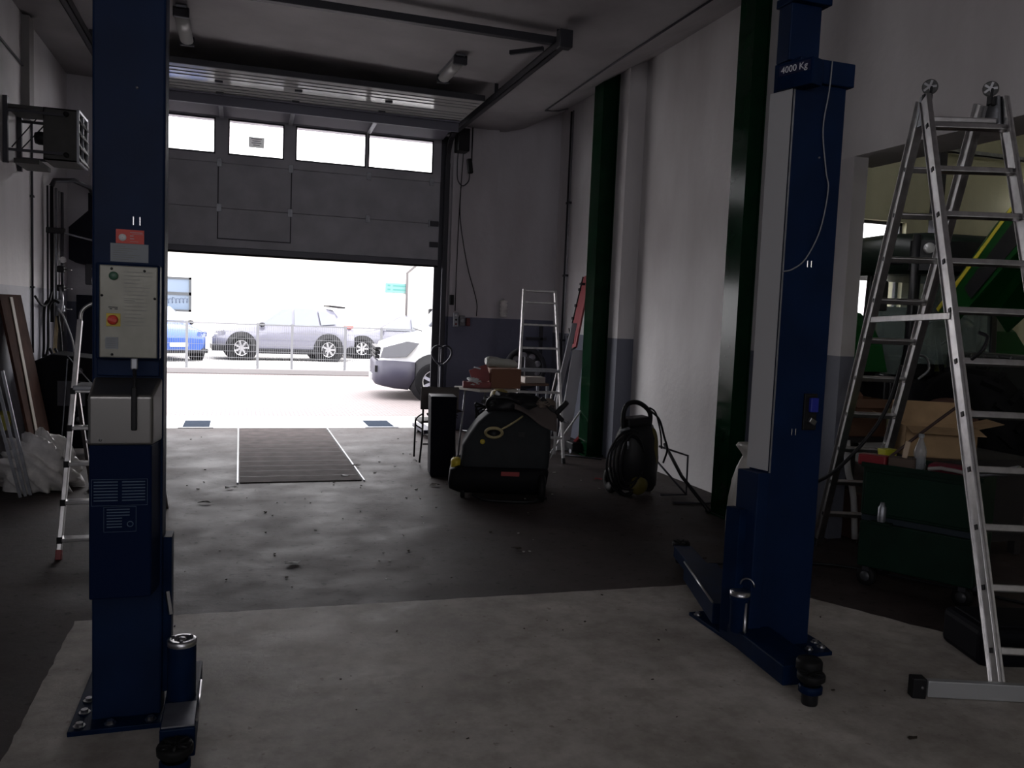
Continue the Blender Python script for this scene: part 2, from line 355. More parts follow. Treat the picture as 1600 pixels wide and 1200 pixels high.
# set-back wing of the building, right of the downpipe
w2 = thing('building', 'lower white annex right of the downpipe, beyond the van', 'building', (12, 34, 0))
MB().box(6.6, 22, 34, 38, 0, 5).build('wall', bw, w2)
MB().box(6.5, 22.1, 33.8, 38.2, 5, 5.15).build('roof', MATS['roof_red'], w2)
rc = MB().tube([(7.75, 33.93, 1.6), (7.75, 33.93, 3.1), (7.95, 33.93, 3.3), (8.1, 33.93, 3.1), (8.1, 33.93, 1.6), (7.95, 33.93, 1.45)], .04, closed=True); rc.build('wall_hoop', MATS['pipe_grey'], w2)

# ---- drains in the threshold
def drain(x0, x1, y0, y1, lab):
    t = thing('drain', lab, 'drain', ((x0+x1)/2, (y0+y1)/2, 0))
    m = MB(); m.box(x0-.05, x1+.05, y0-.05, y0, .004, .012); m.box(x0-.05, x1+.05, y1, y1+.05, .004, .012); m.box(x0-.05, x0, y0, y1, .004, .012); m.box(x1, x1+.05, y0, y1, .004, .012)
    m.build('frame', galv, t)
    MB().box(x0, x1, y0, y1, .0045, .009).build('drain_cover', mat('drain_blue_grey', (.022, .032, .05), .9, spec=.05), t)
drain(-.69, -.36, 11.5, 12.15, 'square drain cover in the threshold, left one')
drain(1.72, 2.08, 11.5, 12.15, 'square drain cover in the threshold near the van, right one')
# kerb
struct('trim_1', MB().box(-12, 20, 20.85, 21.1, 0, .12), mat('kerb_stone', (.22, .21, .21), .8), .01)

# ---- galvanised mesh fence
def fence():
    fm = mat('fence_galvanised', (.17, .175, .185), .6)
    t = thing('mesh_fence', 'galvanised double wire mesh fence on a low kerb before the parked cars', 'fence', (1, 21, .12))
    xs = [-5.6, -3.4, -1.18, .10+1.12, 3.42, 5.62, 7.8]
    xs = [-5.9, -3.55, -1.18, 1.22, 3.4, 5.7, 8.0]
    for x in xs + [.42-.0, 2.5]:
        MB().box(x-.03, x+.03, 20.97, 21.03, .0 if x in xs else .1, 1.22).build('post', fm, t)
    for a, b in zip(xs[:-1], xs[1:]):
        m = MB(); m.box(a+.03, b-.03, 20.98, 21.02, 1.17, 1.20)
        z = .22
        while z < 1.15: m.box(a+.03, b-.03, 20.975, 20.983, z, z+.008); z += .155
        k = a+.06
        while k < b-.04: m.box(k, k+.006, 20.985, 20.991, .18, 1.17); k += .05
        m.build('mesh_panel', fm, t)
fence()

# ---- vehicles
carpaint = lambda n, c: mat(n, c, .3, .2, coat=.6)
tintglass = mat('car_glass', (.16, .175, .20), .15)
tyre_m = mat('tyre', (.008, .008, .009), .8, spec=.1)
def wheel(t, cx, cy, r, w=.21):
    """wheel in local coords, axle along y"""
    m = MB(); m.lathe([(r*.62, -w/2), (r*.9, -w/2), (r, -w*.35), (r, w*.35), (r*.9, w/2), (r*.62, w/2), (r*.62, -w/2)], (cx, cy, r), (0, 1, 0), 28)
    o = m.build('tyre', tyre_m, t, local=True)
    m = MB(); s = -1 if cy < 0 else 1; y = cy + s*w*.42
    m.lathe([(r*.66, -.02), (r*.66, .015), (r*.58, .015), (r*.56, -.03)], (cx, y, r), (0, s, 0), 24)
    m.cyl((cx, y-.03*s, r), (cx, y+.02*s, r), r*.15, 12)
    for k in range(7):
        a = 2*PI*k/7; m.bar((cx+math.cos(a)*r*.1, y, r+math.sin(a)*r*.1), (cx+math.cos(a)*r*.6, y, r+math.sin(a)*r*.6), .055, .02, (0, 1, 0))
    m.build('rim', steel, o, local=True)
def car(name, lab, loc, rz, L, Wd, body, stations, glassrows, wr, wx, paint, cladding=None, extras=None):
    """stations: (x, zbot, zbelt, ztop, half width, roof half width)"""
    t = thing(name, lab, 'car', loc, rz)
    rings = []
    for (x, zb, zm, zt, hw, rw) in stations:
        rings.append([Vector(p) for p in ((x, -hw*.9, zb), (x, -hw, zb+.12), (x, -hw, (zb+zm)/2), (x, -hw*.97, zm), (x, -rw, max(zt-.05, zm)), (x, -rw*.6, zt), (x, rw*.6, zt), (x, rw, max(zt-.05, zm)), (x, hw*.97, zm), (x, hw, (zb+zm)/2), (x, hw, zb+.12), (x, hw*.9, zb))])
    m = MB().loft(rings); m.build('body', paint, t, local=True)
    # windows
    for pl in glassrows:
        for s in (-1, 1):
            q = [Vector((x, s*y, z)) for x, y, z in pl]; MB().prism(q, (0, 0, 0), (0, s*.012, 0)).build('side_window', tintglass, t, local=True)
    for cx in wx:
        for s in (-1, 1):
            a = MB().lathe([(wr*1.32, 0), (wr*1.32, .03), (0.01, .03)], (cx, s*(Wd/2-.02), wr*1.02), (0, s, 0), 28); a.build('wheel_arch', black, t, local=True)
            wheel(t, cx, s*(Wd/2-.085), wr)
    if cladding: cladding(t)
    return t
# grey SUV, nose to -x, seen side on
def suv_clad(t):
    MB().box(-1.2, 1.2, -.92, .92, .2, .34).build('sill_cladding', black, t, local=True, bevel=.02)
    m = MB(); m.box(-2.13, -1.7, -.84, .84, .25, .42); m.build('bumper', black, t, local=True, bevel=.03)
    m = MB(); m.box(1.75, 2.13, -.84, .84, .25, .45); m.build('bumper', black, t, local=True, bevel=.03)
    m = MB(); m.prism([(1.35, 0, 1.60), (1.85, 0, 1.56), (1.85, 0, 1.61), (1.35, 0, 1.645)], (0, -.55, 0), (0, .55, 0)); m.build('spoiler', black, t, local=True)
    for s in (-1, 1):
        MB().box(1.78, 2.08, s*.80-.05, s*.80+.05, .98, 1.06).build('tail_light', red_b, t, local=True, bevel=.02)
        MB().box(-2.1, -1.8, s*.78-.06, s*.78+.06, .72, .85).build('headlight', glass, t, local=True, bevel=.02)
        m = MB().blob((-.72, s*1.0, 1.02), .09, .11, .07, 1, 0); m.build('mirror', black, t, local=True)
silver = carpaint('silver_car_paint', (.15, .15, .19))
suv = car('parked_suv', 'grey SUV parked side on behind the mesh fence, nose to the left', (1.2, 25.4, .1), math.radians(4), 4.25, 1.8, None,
    [(-2.12, .35, .62, .64, .62, .5), (-1.95, .28, .80, .84, .80, .6), (-1.2, .26, .92, 1.00, .88, .66), (-.85, .26, .95, 1.05, .9, .7), (-.2, .26, .96, 1.52, .9, .62), (.1, .26, .97, 1.60, .9, .62), (.9, .26, .99, 1.60, .9, .62), (1.5, .26, 1.0, 1.50, .89, .6), (1.85, .28, 1.02, 1.12, .86, .6), (2.1, .35, .95, .98, .78, .55), (2.14, .42, .7, .72, .7, .5)],
    [[(-.72, .86, 1.02), (.18, .885, 1.02), (.18, .66, 1.50), (-.12, .68, 1.46)], [(.25, .885, 1.02), (1.0, .885, 1.04), (.92, .66, 1.50), (.25, .66, 1.52)], [(1.06, .885, 1.05), (1.55, .87, 1.10), (1.3, .70, 1.40), (.98, .665, 1.49)]],
    .35, (-1.3, 1.3), silver, suv_clad)
suv.scale = (.93, .93, 1)
def sed_clad(t):
    MB().box(-1.2, 1.2, -.90, .90, .18, .3).build('sill_cladding', black, t, local=True, bevel=.02)
    for s in (-1, 1):
        MB().box(-2.05, -1.7, s*.76-.06, s*.76+.06, .62, .72).build('headlight', glass, t, local=True, bevel=.02)
        MB().blob((-.6, s*.97, .93), .08, .1, .06, 1, 0).build('mirror', silver, t, local=True)
sed = car('parked_car', 'silver hatchback parked behind the mesh fence right of the grey SUV', (4.9, 27.6, .1), math.radians(4), 4.1, 1.76, None,
    [(-2.05, .3, .55, .57, .62, .5), (-1.9, .24, .68, .74, .78, .6), (-1.1, .22, .82, .92, .86, .66), (-.75, .22, .85, .96, .88, .68), (0, .22, .87, 1.36, .88, .6), (.4, .22, .88, 1.42, .88, .6), (1.1, .22, .9, 1.36, .88, .58), (1.7, .22, .92, 1.08, .85, .58), (2.0, .28, .88, .92, .76, .5), (2.05, .4, .6, .62, .7, .45)],
    [[(-.55, .85, .93), (.3, .87, .93), (.3, .64, 1.34), (0, .66, 1.30)], [(.37, .87, .93), (1.2, .87, .96), (1.0, .64, 1.30), (.37, .64, 1.35)]], .32, (-1.25, 1.25), silver, sed_clad)
def blue_clad(t):
    m = MB(); m.prism([(-2.0, 0, .45), (-1.96, 0, .62), (-1.9, 0, .62), (-1.9, 0, .45)], (0, -.45, 0), (0, .45, 0)); m.build('grille', black, t, local=True)
    MB().box(-2.03, -1.97, -.24, .24, .40, .50).build('licence_plate', paper, t, local=True)
    for s in (-1, 1): MB().box(-1.97, -1.72, s*.68-.11, s*.68+.11, .66, .80).build('headlight', glass, t, local=True, bevel=.03)
    MB().box(-2.0, -1.6, -.82, .82, .22, .34).build('bumper', black, t, local=True, bevel=.03)
    for s in (-1, 1): MB().blob((-.55, s*.98, 1.0), .08, .1, .07, 1, 0).build('mirror', black, t, local=True)
    m = MB(); m.prism([(-.93, -.62, 1.035), (-.93, .62, 1.035), (-.26, .52, 1.405), (-.26, -.52, 1.405)], (-.01, 0, .005), (-.03, 0, .02)); m.build('windscreen', tintglass, t, local=True)
bl = car('parked_car', 'blue hatchback behind the fence left of the SUV, front towards the workshop', (-2.44, 25.06, .1), math.radians(118), 4.0, 1.74, None,
    [(-2.0, .3, .60, .62, .66, .5), (-1.85, .24, .78, .84, .80, .6), (-1.15, .22, .90, 1.0, .86, .66), (-.95, .22, .92, 1.03, .87, .68), (-.25, .22, .95, 1.42, .87, .58), (.3, .22, .96, 1.48, .87, .6), (1.3, .22, .98, 1.44, .87, .58), (1.8, .22, 1.0, 1.1, .84, .58), (2.0, .3, .9, .92, .76, .5)],
    [[(-.6, .84, 1.0), (.3, .86, 1.0), (.3, .63, 1.40), (-.2, .64, 1.36)], [(.37, .86, 1.0), (1.4, .86, 1.04), (1.2, .62, 1.38), (.37, .63, 1.41)]], .32, (-1.25, 1.25), carpaint('blue_car_paint', (.02, .07, .28)), blue_clad)

# ---- white van nose on the right, seen through the door
def van():
    t = thing('van', 'white van with dark grey bumper standing outside the right side of the door', 'van', (2.49, 16.2, 0), math.radians(-6))
    wh = mat('white_van_paint', (.72, .73, .75), .3, coat=.4)
    st = [(0.02, .42, .62, .66, .72, .6), (.10, .40, .95, 1.02, .88, .70), (.45, .38, 1.08, 1.16, .95, .74), (.85, .38, 1.14, 1.25, .98, .78), (1.15, .38, 1.20, 1.62, .99, .78), (1.75, .38, 1.25, 2.3, 1.0, .82), (2.2, .38, 1.25, 2.45, 1.0, .85), (5.2, .38, 1.25, 2.5, 1.0, .85), (5.25, .45, 1.2, 2.4, .97, .8)]
    rings = []
    for (x, zb, zm, zt, hw, rw) in st:
        rings.append([Vector(p) for p in ((x, -hw*.93, zb), (x, -hw, zb+.1), (x, -hw, (zb+zm)/2), (x, -hw*.98, zm), (x, -rw, max(zt-.08, zm)), (x, -rw*.6, zt), (x, rw*.6, zt), (x, rw, max(zt-.08, zm)), (x, hw*.98, zm), (x, hw, (zb+zm)/2), (x, hw, zb+.1), (x, hw*.93, zb))])
    MB().loft(rings).build('body', wh, t, local=True)
    gb = mat('dark_grey_bumper', (.035, .033, .055), .5)
    rg = []
    for (x, z0, z1, hw) in ((-.04, .32, .66, .70), (.0, .27, .70, .84), (.12, .24, .72, .96), (.35, .20, .715, 1.015), (.60, .18, .71, 1.03), (.70, .36, .70, 1.03)):
        rg.append([Vector(p) for p in ((x, -hw, z0+.05), (x, -hw, z1), (x, -hw*.8, z1+.01), (x, hw*.8, z1+.01), (x, hw, z1), (x, hw, z0+.05), (x, hw*.85, z0), (x, -hw*.85, z0))])
    b = MB().loft(rg).build('bumper', gb, t, local=True)
    MB().box(-.075, -.04, -.30, .30, .30, .42).build('licence_plate', paper, b, local=True)
    m = MB()
    for s in (-1, 1): m.box(-.02, .14, s*.80-.07, s*.80+.07, .50, .62)
    m.build('fog_light_recess', black, b, local=True)
    g = MB()
    for z in (.75, .83, .91): g.box(-.02, .08, -.80, .80, z, z+.05)
    g.build('grille', black, t, local=True, bevel=.01)
    for s in (-1, 1):
        m = MB(); m.prism([(.06, s*.90, .76), (.55, s*.985, .80), (.78, s*.99, 1.06), (.55, s*.97, 1.09), (.12, s*.90, .96)], (0, 0, 0), (0, s*.02, 0)); m.build('headlight', mat('headlight_lens', (.16, .165, .18), .3), t, local=True, bevel=.01)
        m = MB(); m.lathe([(.47, 0), (.47, .02), (.01, .02)], (1.06, s*1.0, .40), (0, s, 0), 28); m.build('wheel_arch', black, t, local=True)
        m = MB().obox((1.22, s*1.16, 1.55), .12, .20, .34); m.bar((1.3, s*.98, 1.5), (1.25, s*1.1, 1.5), .05, .05); m.build('mirror', black, t, local=True, bevel=.03)
        wheel(t, 1.06, s*.96, .35, .2)
        m = MB(); m.prism([(1.3, s*.985, 1.28), (2.1, s*1.0, 1.28), (2.1, s*.87, 2.05), (1.72, s*.87, 2.0)], (0, 0, 0), (0, s*.012, 0)); m.build('side_window', tintglass, t, local=True)
    m = MB(); m.prism([(1.0, -.80, 1.37), (1.0, .80, 1.37), (1.70, .78, 2.22), (1.70, -.78, 2.22)], (-.02, 0, .0), (-.05, 0, .02)); m.build('windscreen', tintglass, t, local=True)
    m = MB(); m.tube([(.84, -.7, 1.28), (.80, .0, 1.30)], .012); m.tube([(.86, .0, 1.28), (.80, .65, 1.31)], .012); m.build('wiper', black, t, local=True)
van()
# ============================================================ the sectional door
def garage_door():
    t = thing('door_1', 'half raised grey sectional door with a row of four windows', None, (.65, 11.3, 0)); t['kind'] = 'structure'
    dm = mat('door_panel_paint', (.42, .42, .46), .5, var=.12, scale=3, bump=.03)
    dw = mat('door_panel_gloss', (.50, .49, .48), .13, spec=.7, coat=.6)
    x0, x1 = -1.28, 2.57
    y0, y1 = 11.27, 11.31
    MB().box(x0, x1, y0, y1, 2.33, 2.8285).build('door_section', dm, t, bevel=.006)
    MB().box(x0, x1, y0, y1, 2.8315, 3.3885).build('door_section', dm, t, bevel=.006)
    MB().box(x0, x1, y1, y1+.006, 2.8, 2.86).build('weather_strip', rubber, t); MB().box(x0, x1, y1, y1+.006, 3.36, 3.42).build('weather_strip', rubber, t)
    b = MB().box(x0, x1, y0-.012, y1, 2.27, 2.345).build('bottom_rail', mat('bottom_rail_grey', (.11, .11, .13), .45, .2), t, bevel=.008)
    MB().box(x0, x1, y0, y1-.005, 2.245, 2.27).build('rubber_seal', rubber, b)
    ws = [(-1.18, -.33), (-.16, .50), (.66, 1.545), (1.59, 2.45)]
    m = MB(); m.box(x0, x1, y0, y1, 3.3915, 3.505); m.box(x0, x1, y0, y1, 3.93, 4.0)
    e = [x0] + [v for w in ws for v in w] + [x1]
    for a, c in zip(e[::2], e[1::2]): m.box(a, c, y0, y1, 3.505, 3.93)
    m.build('window_section', dm, t)
    pane = mat('door_pane', (.8, .82, .85), .05, alpha=.18)
    for a, c in ws:
        f = MB(); f.box(a, c, y0-.006, y0+.01, 3.495, 3.515); f.box(a, c, y0-.006, y0+.01, 3.92, 3.94); f.box(a-.01, a+.008, y0-.006, y0+.01, 3.495, 3.94); f.box(c-.008, c+.01, y0-.006, y0+.01, 3.495, 3.94)
        fo = f.build('window_frame', dkmetal, t)
        MB().box(a, c, y0+.018, y0+.022, 3.505, 3.93).build('pane', pane, fo)
    n = MB().box(.075, .265, y0-.004, y0-.001, 3.615, 3.745).build('notice', mat('notice_grey', (.75, .75, .75), .7, alpha=.8), t); label(n, 'grey paper notice stuck in the second door window')
    m = MB()
    for k, w in enumerate((.13, .10, .12, .08)): m.box(.17-w/2, .17+w/2, y0-.0055, y0-.004, 3.72-.026*k, 3.728-.026*k)
    m.build('printed_lines', ink, n)
    # wicket door outline within the panels
    m = MB(); m.box(-.29, -.275, y0-.008, y0, 2.45, 3.36); m.box(.60, .615, y0-.008, y0, 2.45, 3.36); m.box(-.29, .615, y0-.008, y0, 2.44, 2.455)
    m.build('wicket_frame', dkmetal, t)
    for z in (2.83, 3.39):
        for x in (-.27, .6, 1.6, 2.45): MB().box(x-.03, x+.03, y0-.014, y0, z-.05, z+.05).build('hinge', galv, t, bevel=.003)
    for z in (2.55, 2.83):
        MB().box(2.44, 2.56, y0-.03, y0, z-.035, z+.035).build('roller_bracket', dkmetal, t, bevel=.005)
    # sections lying overhead between the tracks
    yy = [9.2, 9.72, 10.24, 10.78]
    for a, c in zip(yy[:-1], yy[1:]):
        m = MB().box(x0, x1, a+.004, c-.004, 4.0, 4.04); o = m.build('overhead_section', dw, t)
        m = MB()
        for k in range(1, 4): m.box(x0+.02, x1-.02, a+(c-a)*k/4-.005, a+(c-a)*k/4+.005, 3.994, 4.0)
        m.build('panel_rib', mat('rib_grey', (.16, .16, .17), .4), o)
    m = MB(); m.prism([(x0, 10.78, 4.0), (x0, 11.2, 3.95), (x0, 11.27, 4.0), (x0, 11.24, 4.04), (x0, 10.78, 4.04)], (0, 0, 0), (x1-x0, 0, 0)); m.build('bending_section', mat('bend_shadow_grey', (.14, .14, .17), .6, spec=.2), t)  # darker than the other sections, its shadow put into the colour
    MB().box(x0, x1, 9.17, 9.2, 3.995, 4.06).build('edge_rail', dkmetal, t, bevel=.006)
    m = MB().box(x0+.02, x1-.02, 10.28, 10.32, 3.875, 3.99); m.box(x0+.02, x1-.02, 10.22, 10.28, 3.975, 3.99); m.build('stiffener', mat('stiffener_grey', (.16, .16, .20), .5, .3), t)
    for x in (-.25, .58, 1.58):
        MB().bar((x, 10.34, 3.985), (x, 11.25, 3.94), .05, .012).build('strap_hinge', galv, t)
        for y in (9.7, 10.2): MB().box(x-.04, x+.04, y-.02, y+.02, 3.982, 4.0).build('hinge', dkmetal, t)
    return t
garage_door()
def track(x, s, lab):
    t = thing('door_track', lab, 'track', (x, 11.2, 0))
    m = MB(); m.channel((x, 11.27, 0), (x, 11.27, 3.62), .07, s*.045, .008, (s*-1.0, 0, 0)) if False else m.box(min(x-s*.13, x+s*.035), max(x-s*.13, x+s*.035), 11.325, 11.348, 0.0, 4.02)
    m.box(x-.035, x+.035, 11.24, 11.30, 0.0, 3.66)
    m.build('vertical_rail', dkmetal, t, bevel=.006)
    pts = [(x, 11.27, 3.62)] + [tuple(p) for p in arc((x, 10.89, 3.64), .38, 0, PI/2, 8, (0, 1, 0), (0, 0, 1))]
    m = MB()
    for a, c in zip(pts[:-1], pts[1:]): m.bar(a, c, .05, .06, (1, 0, 0))
    m.build('bend', dkmetal, t)
    m = MB(); m.box(x-.03, x+.03, 7.0, 10.9, 4.05, 4.06); m.box(x-.03, x-.022, 7.0, 10.9, 3.985, 4.06); m.box(x+.022, x+.03, 7.0, 10.9, 3.985, 4.06); m.box(x-.03, x+.03, 7.0, 10.9, 3.985, 3.99)
    m.build('horizontal_rail', dkmetal, t)
    for y in (7.15, 9.05): MB().bar((x, y, 4.05), (x, y, 4.175), .04, .012, (0, 1, 0)).build('hanger', dkmetal, t)
    MB().box(x-.06, x+.06, 6.95, 7.05, 3.96, 4.11).build('end_bracket', dkmetal, t, bevel=.006)
track(2.66, 1, 'dark right-hand door track running along the ceiling to the door')
track(-1.38, -1, 'dark left-hand door track under the ceiling behind the lift column')
o = MB().box(-1.42, 2.70, 7.22, 7.29, 4.065, 4.13); cb = o.build('crossbar', dkmetal, bevel=.004); tag(cb, 'dark steel crossbar joining the ends of both door tracks', 'bar')
o = MB().bar((2.33, 7.53, 4.03), (2.58, 7.32, 4.04), .035, .035).build('brace_bar', dkmetal); tag(o, 'short diagonal brace hanging at the corner of the right door track', 'bar')
# ceiling lamps
def lamp(x, y0, y1, lab, z=4.165):
    t = thing('ceiling_lamp', lab, 'lamp', (x, (y0+y1)/2, z), 0, 'ceiling lamps by the door')
    MB().box(x-.05, x+.05, y0, y1, z-.03, z+.02).build('housing', galv, t, bevel=.01)
    m = MB(); m.loft([[Vector((x+.062*math.cos(a), y, z-.045+.04*math.sin(a))) for a in [2*PI*k/14 for k in range(14)]] for y in (y0+.02, y1-.02)])
    m.build('diffuser', mat('lamp_diffuser', (.45, .45, .44), .3), t)
    for y in (y0, y1-.05): MB().box(x-.068, x+.068, y, y+.05, z-.09, z).build('end_cap', dkmetal, t, bevel=.01)
lamp(2.04, 8.22, 9.0, 'long ceiling lamp near the right door track')
lamp(-.53, 8.12, 9.02, 'long ceiling lamp right of the left lift column', 4.21)
# door operator and its chain
def operator():
    t = thing('door_operator', 'dark door operator box with hanging chain loop, high right of the door', 'motor', (2.82, 11.15, 3.8))
    MB().box(2.74, 2.90, 11.02, 11.25, 3.80, 4.10).build('housing', black, t, bevel=.012)
    MB().cyl((2.6, 11.14, 4.02), (2.76, 11.14, 4.02), .025).build('shaft', steel, t)
    m = MB().tube(smooth_path([(2.76, 11.1, 3.8), (2.755, 11.1, 3.6), (2.77, 11.1, 3.42), (2.84, 11.1, 3.35), (2.92, 11.1, 3.42), (2.93, 11.1, 3.55)]), .008, 6); m.build('chain', dkmetal, t)
    MB().obox((2.93, 11.1, 3.62), .07, .06, .2, ry=-.15).build('chain_grip', black, t, bevel=.015)
operator()
def wallbox(name, lab, cat, b, m, lid=None, grp=None):
    x0, x1, y0, y1, z0, z1 = b; t = thing(name, lab, cat, ((x0+x1)/2, y1, z0), 0, grp)
    MB().box(x0, x1, y0, y1, z0, z1).build('housing', m, t, bevel=.006)
    return t
YP = YD-.10
t = wallbox('door_switch', 'dark square switch, highest of the switches right of the door', 'switch', (2.745, 2.80, YP-.05, YP, 1.74, 1.88), black)
t = wallbox('door_switch', 'tall grey push-button box below the dark switch right of the door', 'switch', (2.80, 2.87, YP-.06, YP, 1.44, 1.64), galv)
for z, c in ((1.60, white_pl), (1.54, black), (1.48, red)): MB().cyl((2.835, YP-.07, z), (2.835, YP-.06, z), .014, 14).build('button', c, t)
t = wallbox('socket_box', 'grey socket box on the dado beside the push-button box', 'socket', (2.89, 2.965, YP-.06, YP, 1.46, 1.60), mat('socket_grey', (.2, .2, .22), .5))
MB().lathe([(.03, 0), (.03, .02), (.022, .022), (.001, .022)], (2.927, YP-.06, 1.53), (0, -1, 0)).build('socket_lid', galv, t)
t = wallbox('socket_box', 'small dark red socket box at the right end of the switch row', 'socket', (2.985, 3.04, YP-.06, YP, 1.46, 1.57), mat('dark_red_plastic', (.12, .02, .02), .5))
o = MB().tube(smooth_path([(2.85, YP-.01, 3.35), (2.86, YP-.01, 2.9), (2.98, YP-.01, 2.3), (3.13, YP-.01, 1.82), (3.14, YP-.01, 1.60)]), .006, 6).build('cable', black); tag(o, 'dark cable slanting down the wall to the switches, right of the door', 'cable')
o = MB().tube(smooth_path([(2.87, YP-.01, 3.8), (2.84, YP-.01, 3.0), (2.83, YP-.01, 2.2), (2.83, YP-.01, 1.66)]), .006, 6).build('cable', black); tag(o, 'dark cable running straight down to the push-button box', 'cable')
o = MB().tube([(2.99, YP-.012, 4.18), (2.99, YP-.012, 3.72), (2.93, YP-.012, 3.66)], .009, 6).build('cable', dkmetal); tag(o, 'short conduit from the ceiling beside the door operator', 'cable')
# rolled bag hung on the wall
def wall_dispenser():
    t = thing('dispenser', 'crumpled white plastic sleeve hanging on the wall above the dado', 'bag', (3.55, 11.3, 1.6))
    m = MB(); rings = []
    for k in range(15):
        z = 1.60+.245*k/14; r = .05*(1+.18*math.sin(k*2.1)) * (1 if 0 < k < 14 else .5)
        rings.append([Vector((3.545+r*1.05*math.cos(a), 11.285+r*.9*math.sin(a), z)) for a in [2*PI*i/16 for i in range(16)]])
    m.loft(rings).build('sleeve', poly, t)
    MB().cyl((3.545, 11.35, 1.86), (3.545, 11.27, 1.86), .006).build('hook', steel, t)
wall_dispenser()
# conduits in the far right corner
o = MB().tube([(3.52, 5.0, 4.175), (3.52, 8.0, 4.175), (3.58, 9.98, 4.185), (3.95, 10.5, 4.335), (4.22, 10.86, 4.475)], .010, 6).build('conduit', dkmetal); tag(o, 'thin dark conduit running along the ceiling and into the far right corner', 'conduit')
for dy, lab in ((0, 'left'), (.07, 'right')):
    t = thing('conduit', 'vertical conduit in the far right corner, %s one of the pair' % lab, 'conduit', (4.30, 10.93-dy, 0))
    MB().cyl((4.305, 10.93-dy, .5), (4.305, 10.93-dy, 4.46), .011 if dy else .014, 8).build('pipe', dkmetal if not dy else galv, t)
    for z in (1.3, 2.2, 3.2): MB().box(4.285, 4.33, 10.91-dy, 10.95-dy, z, z+.03).build('clip', dkmetal, t)

# ============================================================ green steel columns
def column(y0, y1, xf, xb, lab):
    t = thing('steel_column', lab, 'column', ((xf+xb)/2, (y0+y1)/2, 0))
    m = MB(); w = .014
    m.box(xf, xf+w, y0, y1, 0, 4.5 if xf < 4.1 else 4.5)
    m.box(xb-w, xb, y0, y1, 0, 4.5)
    m.box(xf+w, xb-w, (y0+y1)/2-.1, (y0+y1)/2-.085, 0, 4.5)
    m.build('i_beam', green, t)
    MB().box(xf-.04, xb-.005, y0-.05, y1+.02, 0, .02).build('base_plate', green, t, bevel=.004)
column(5.95, 6.17, 3.88, 4.03, 'glossy dark green steel column nearest the camera, behind the right lift column')
column(8.98, 9.24, 3.92, 4.12, 'dark green steel column farther back, beside the leaning white board')

# ============================================================ two-post lift
def bolt(t, x, y, z, r=.013):
    MB().lathe([(r*1.7, 0), (r*1.7, .003), (r, .003), (r, .014), (.001, .014)], (x, y, z), (0, 0, 1), 8, False).build('bolt', steel, t)
def pad_at(t, x, y, z0, blue_ring=True, r=.058):
    p = MB().lathe([(.030, z0), (.034, z0+.01), (.034, z0+.07), (.03, z0+.08)], (x, y, 0)).build('pad_stem', black, t)
    if blue_ring: MB().lathe([(.042, z0+.055), (.05, z0+.06), (.05, z0+.085), (.042, z0+.09)], (x, y, 0)).build('collar', blue_dk, p)
    m = MB().lathe([(.02, z0+.09), (r*.7, z0+.1), (r, z0+.115), (r*1.02, z0+.135), (r*.95, z0+.142), (r*.3, z0+.136), (.001, z0+.136)], (x, y, 0))
    for k in range(8):
        a = 2*PI*k/8; m.bar((x+math.cos(a)*r*.25, y+math.sin(a)*r*.25, z0+.14), (x+math.cos(a)*r*.92, y+math.sin(a)*r*.92, z0+.143), .008, .006)
    m.build('rubber_pad', rubber, p)
def slotmarks(t, x, y, z, s=1):
    for dx in (-.011, .011): MB().box(x+dx-.003, x+dx+.003, y-.004, y, z-.017, z+.017).build('slot', mat('bright_steel', (.8, .8, .8), .25, 1), t, bevel=.002)

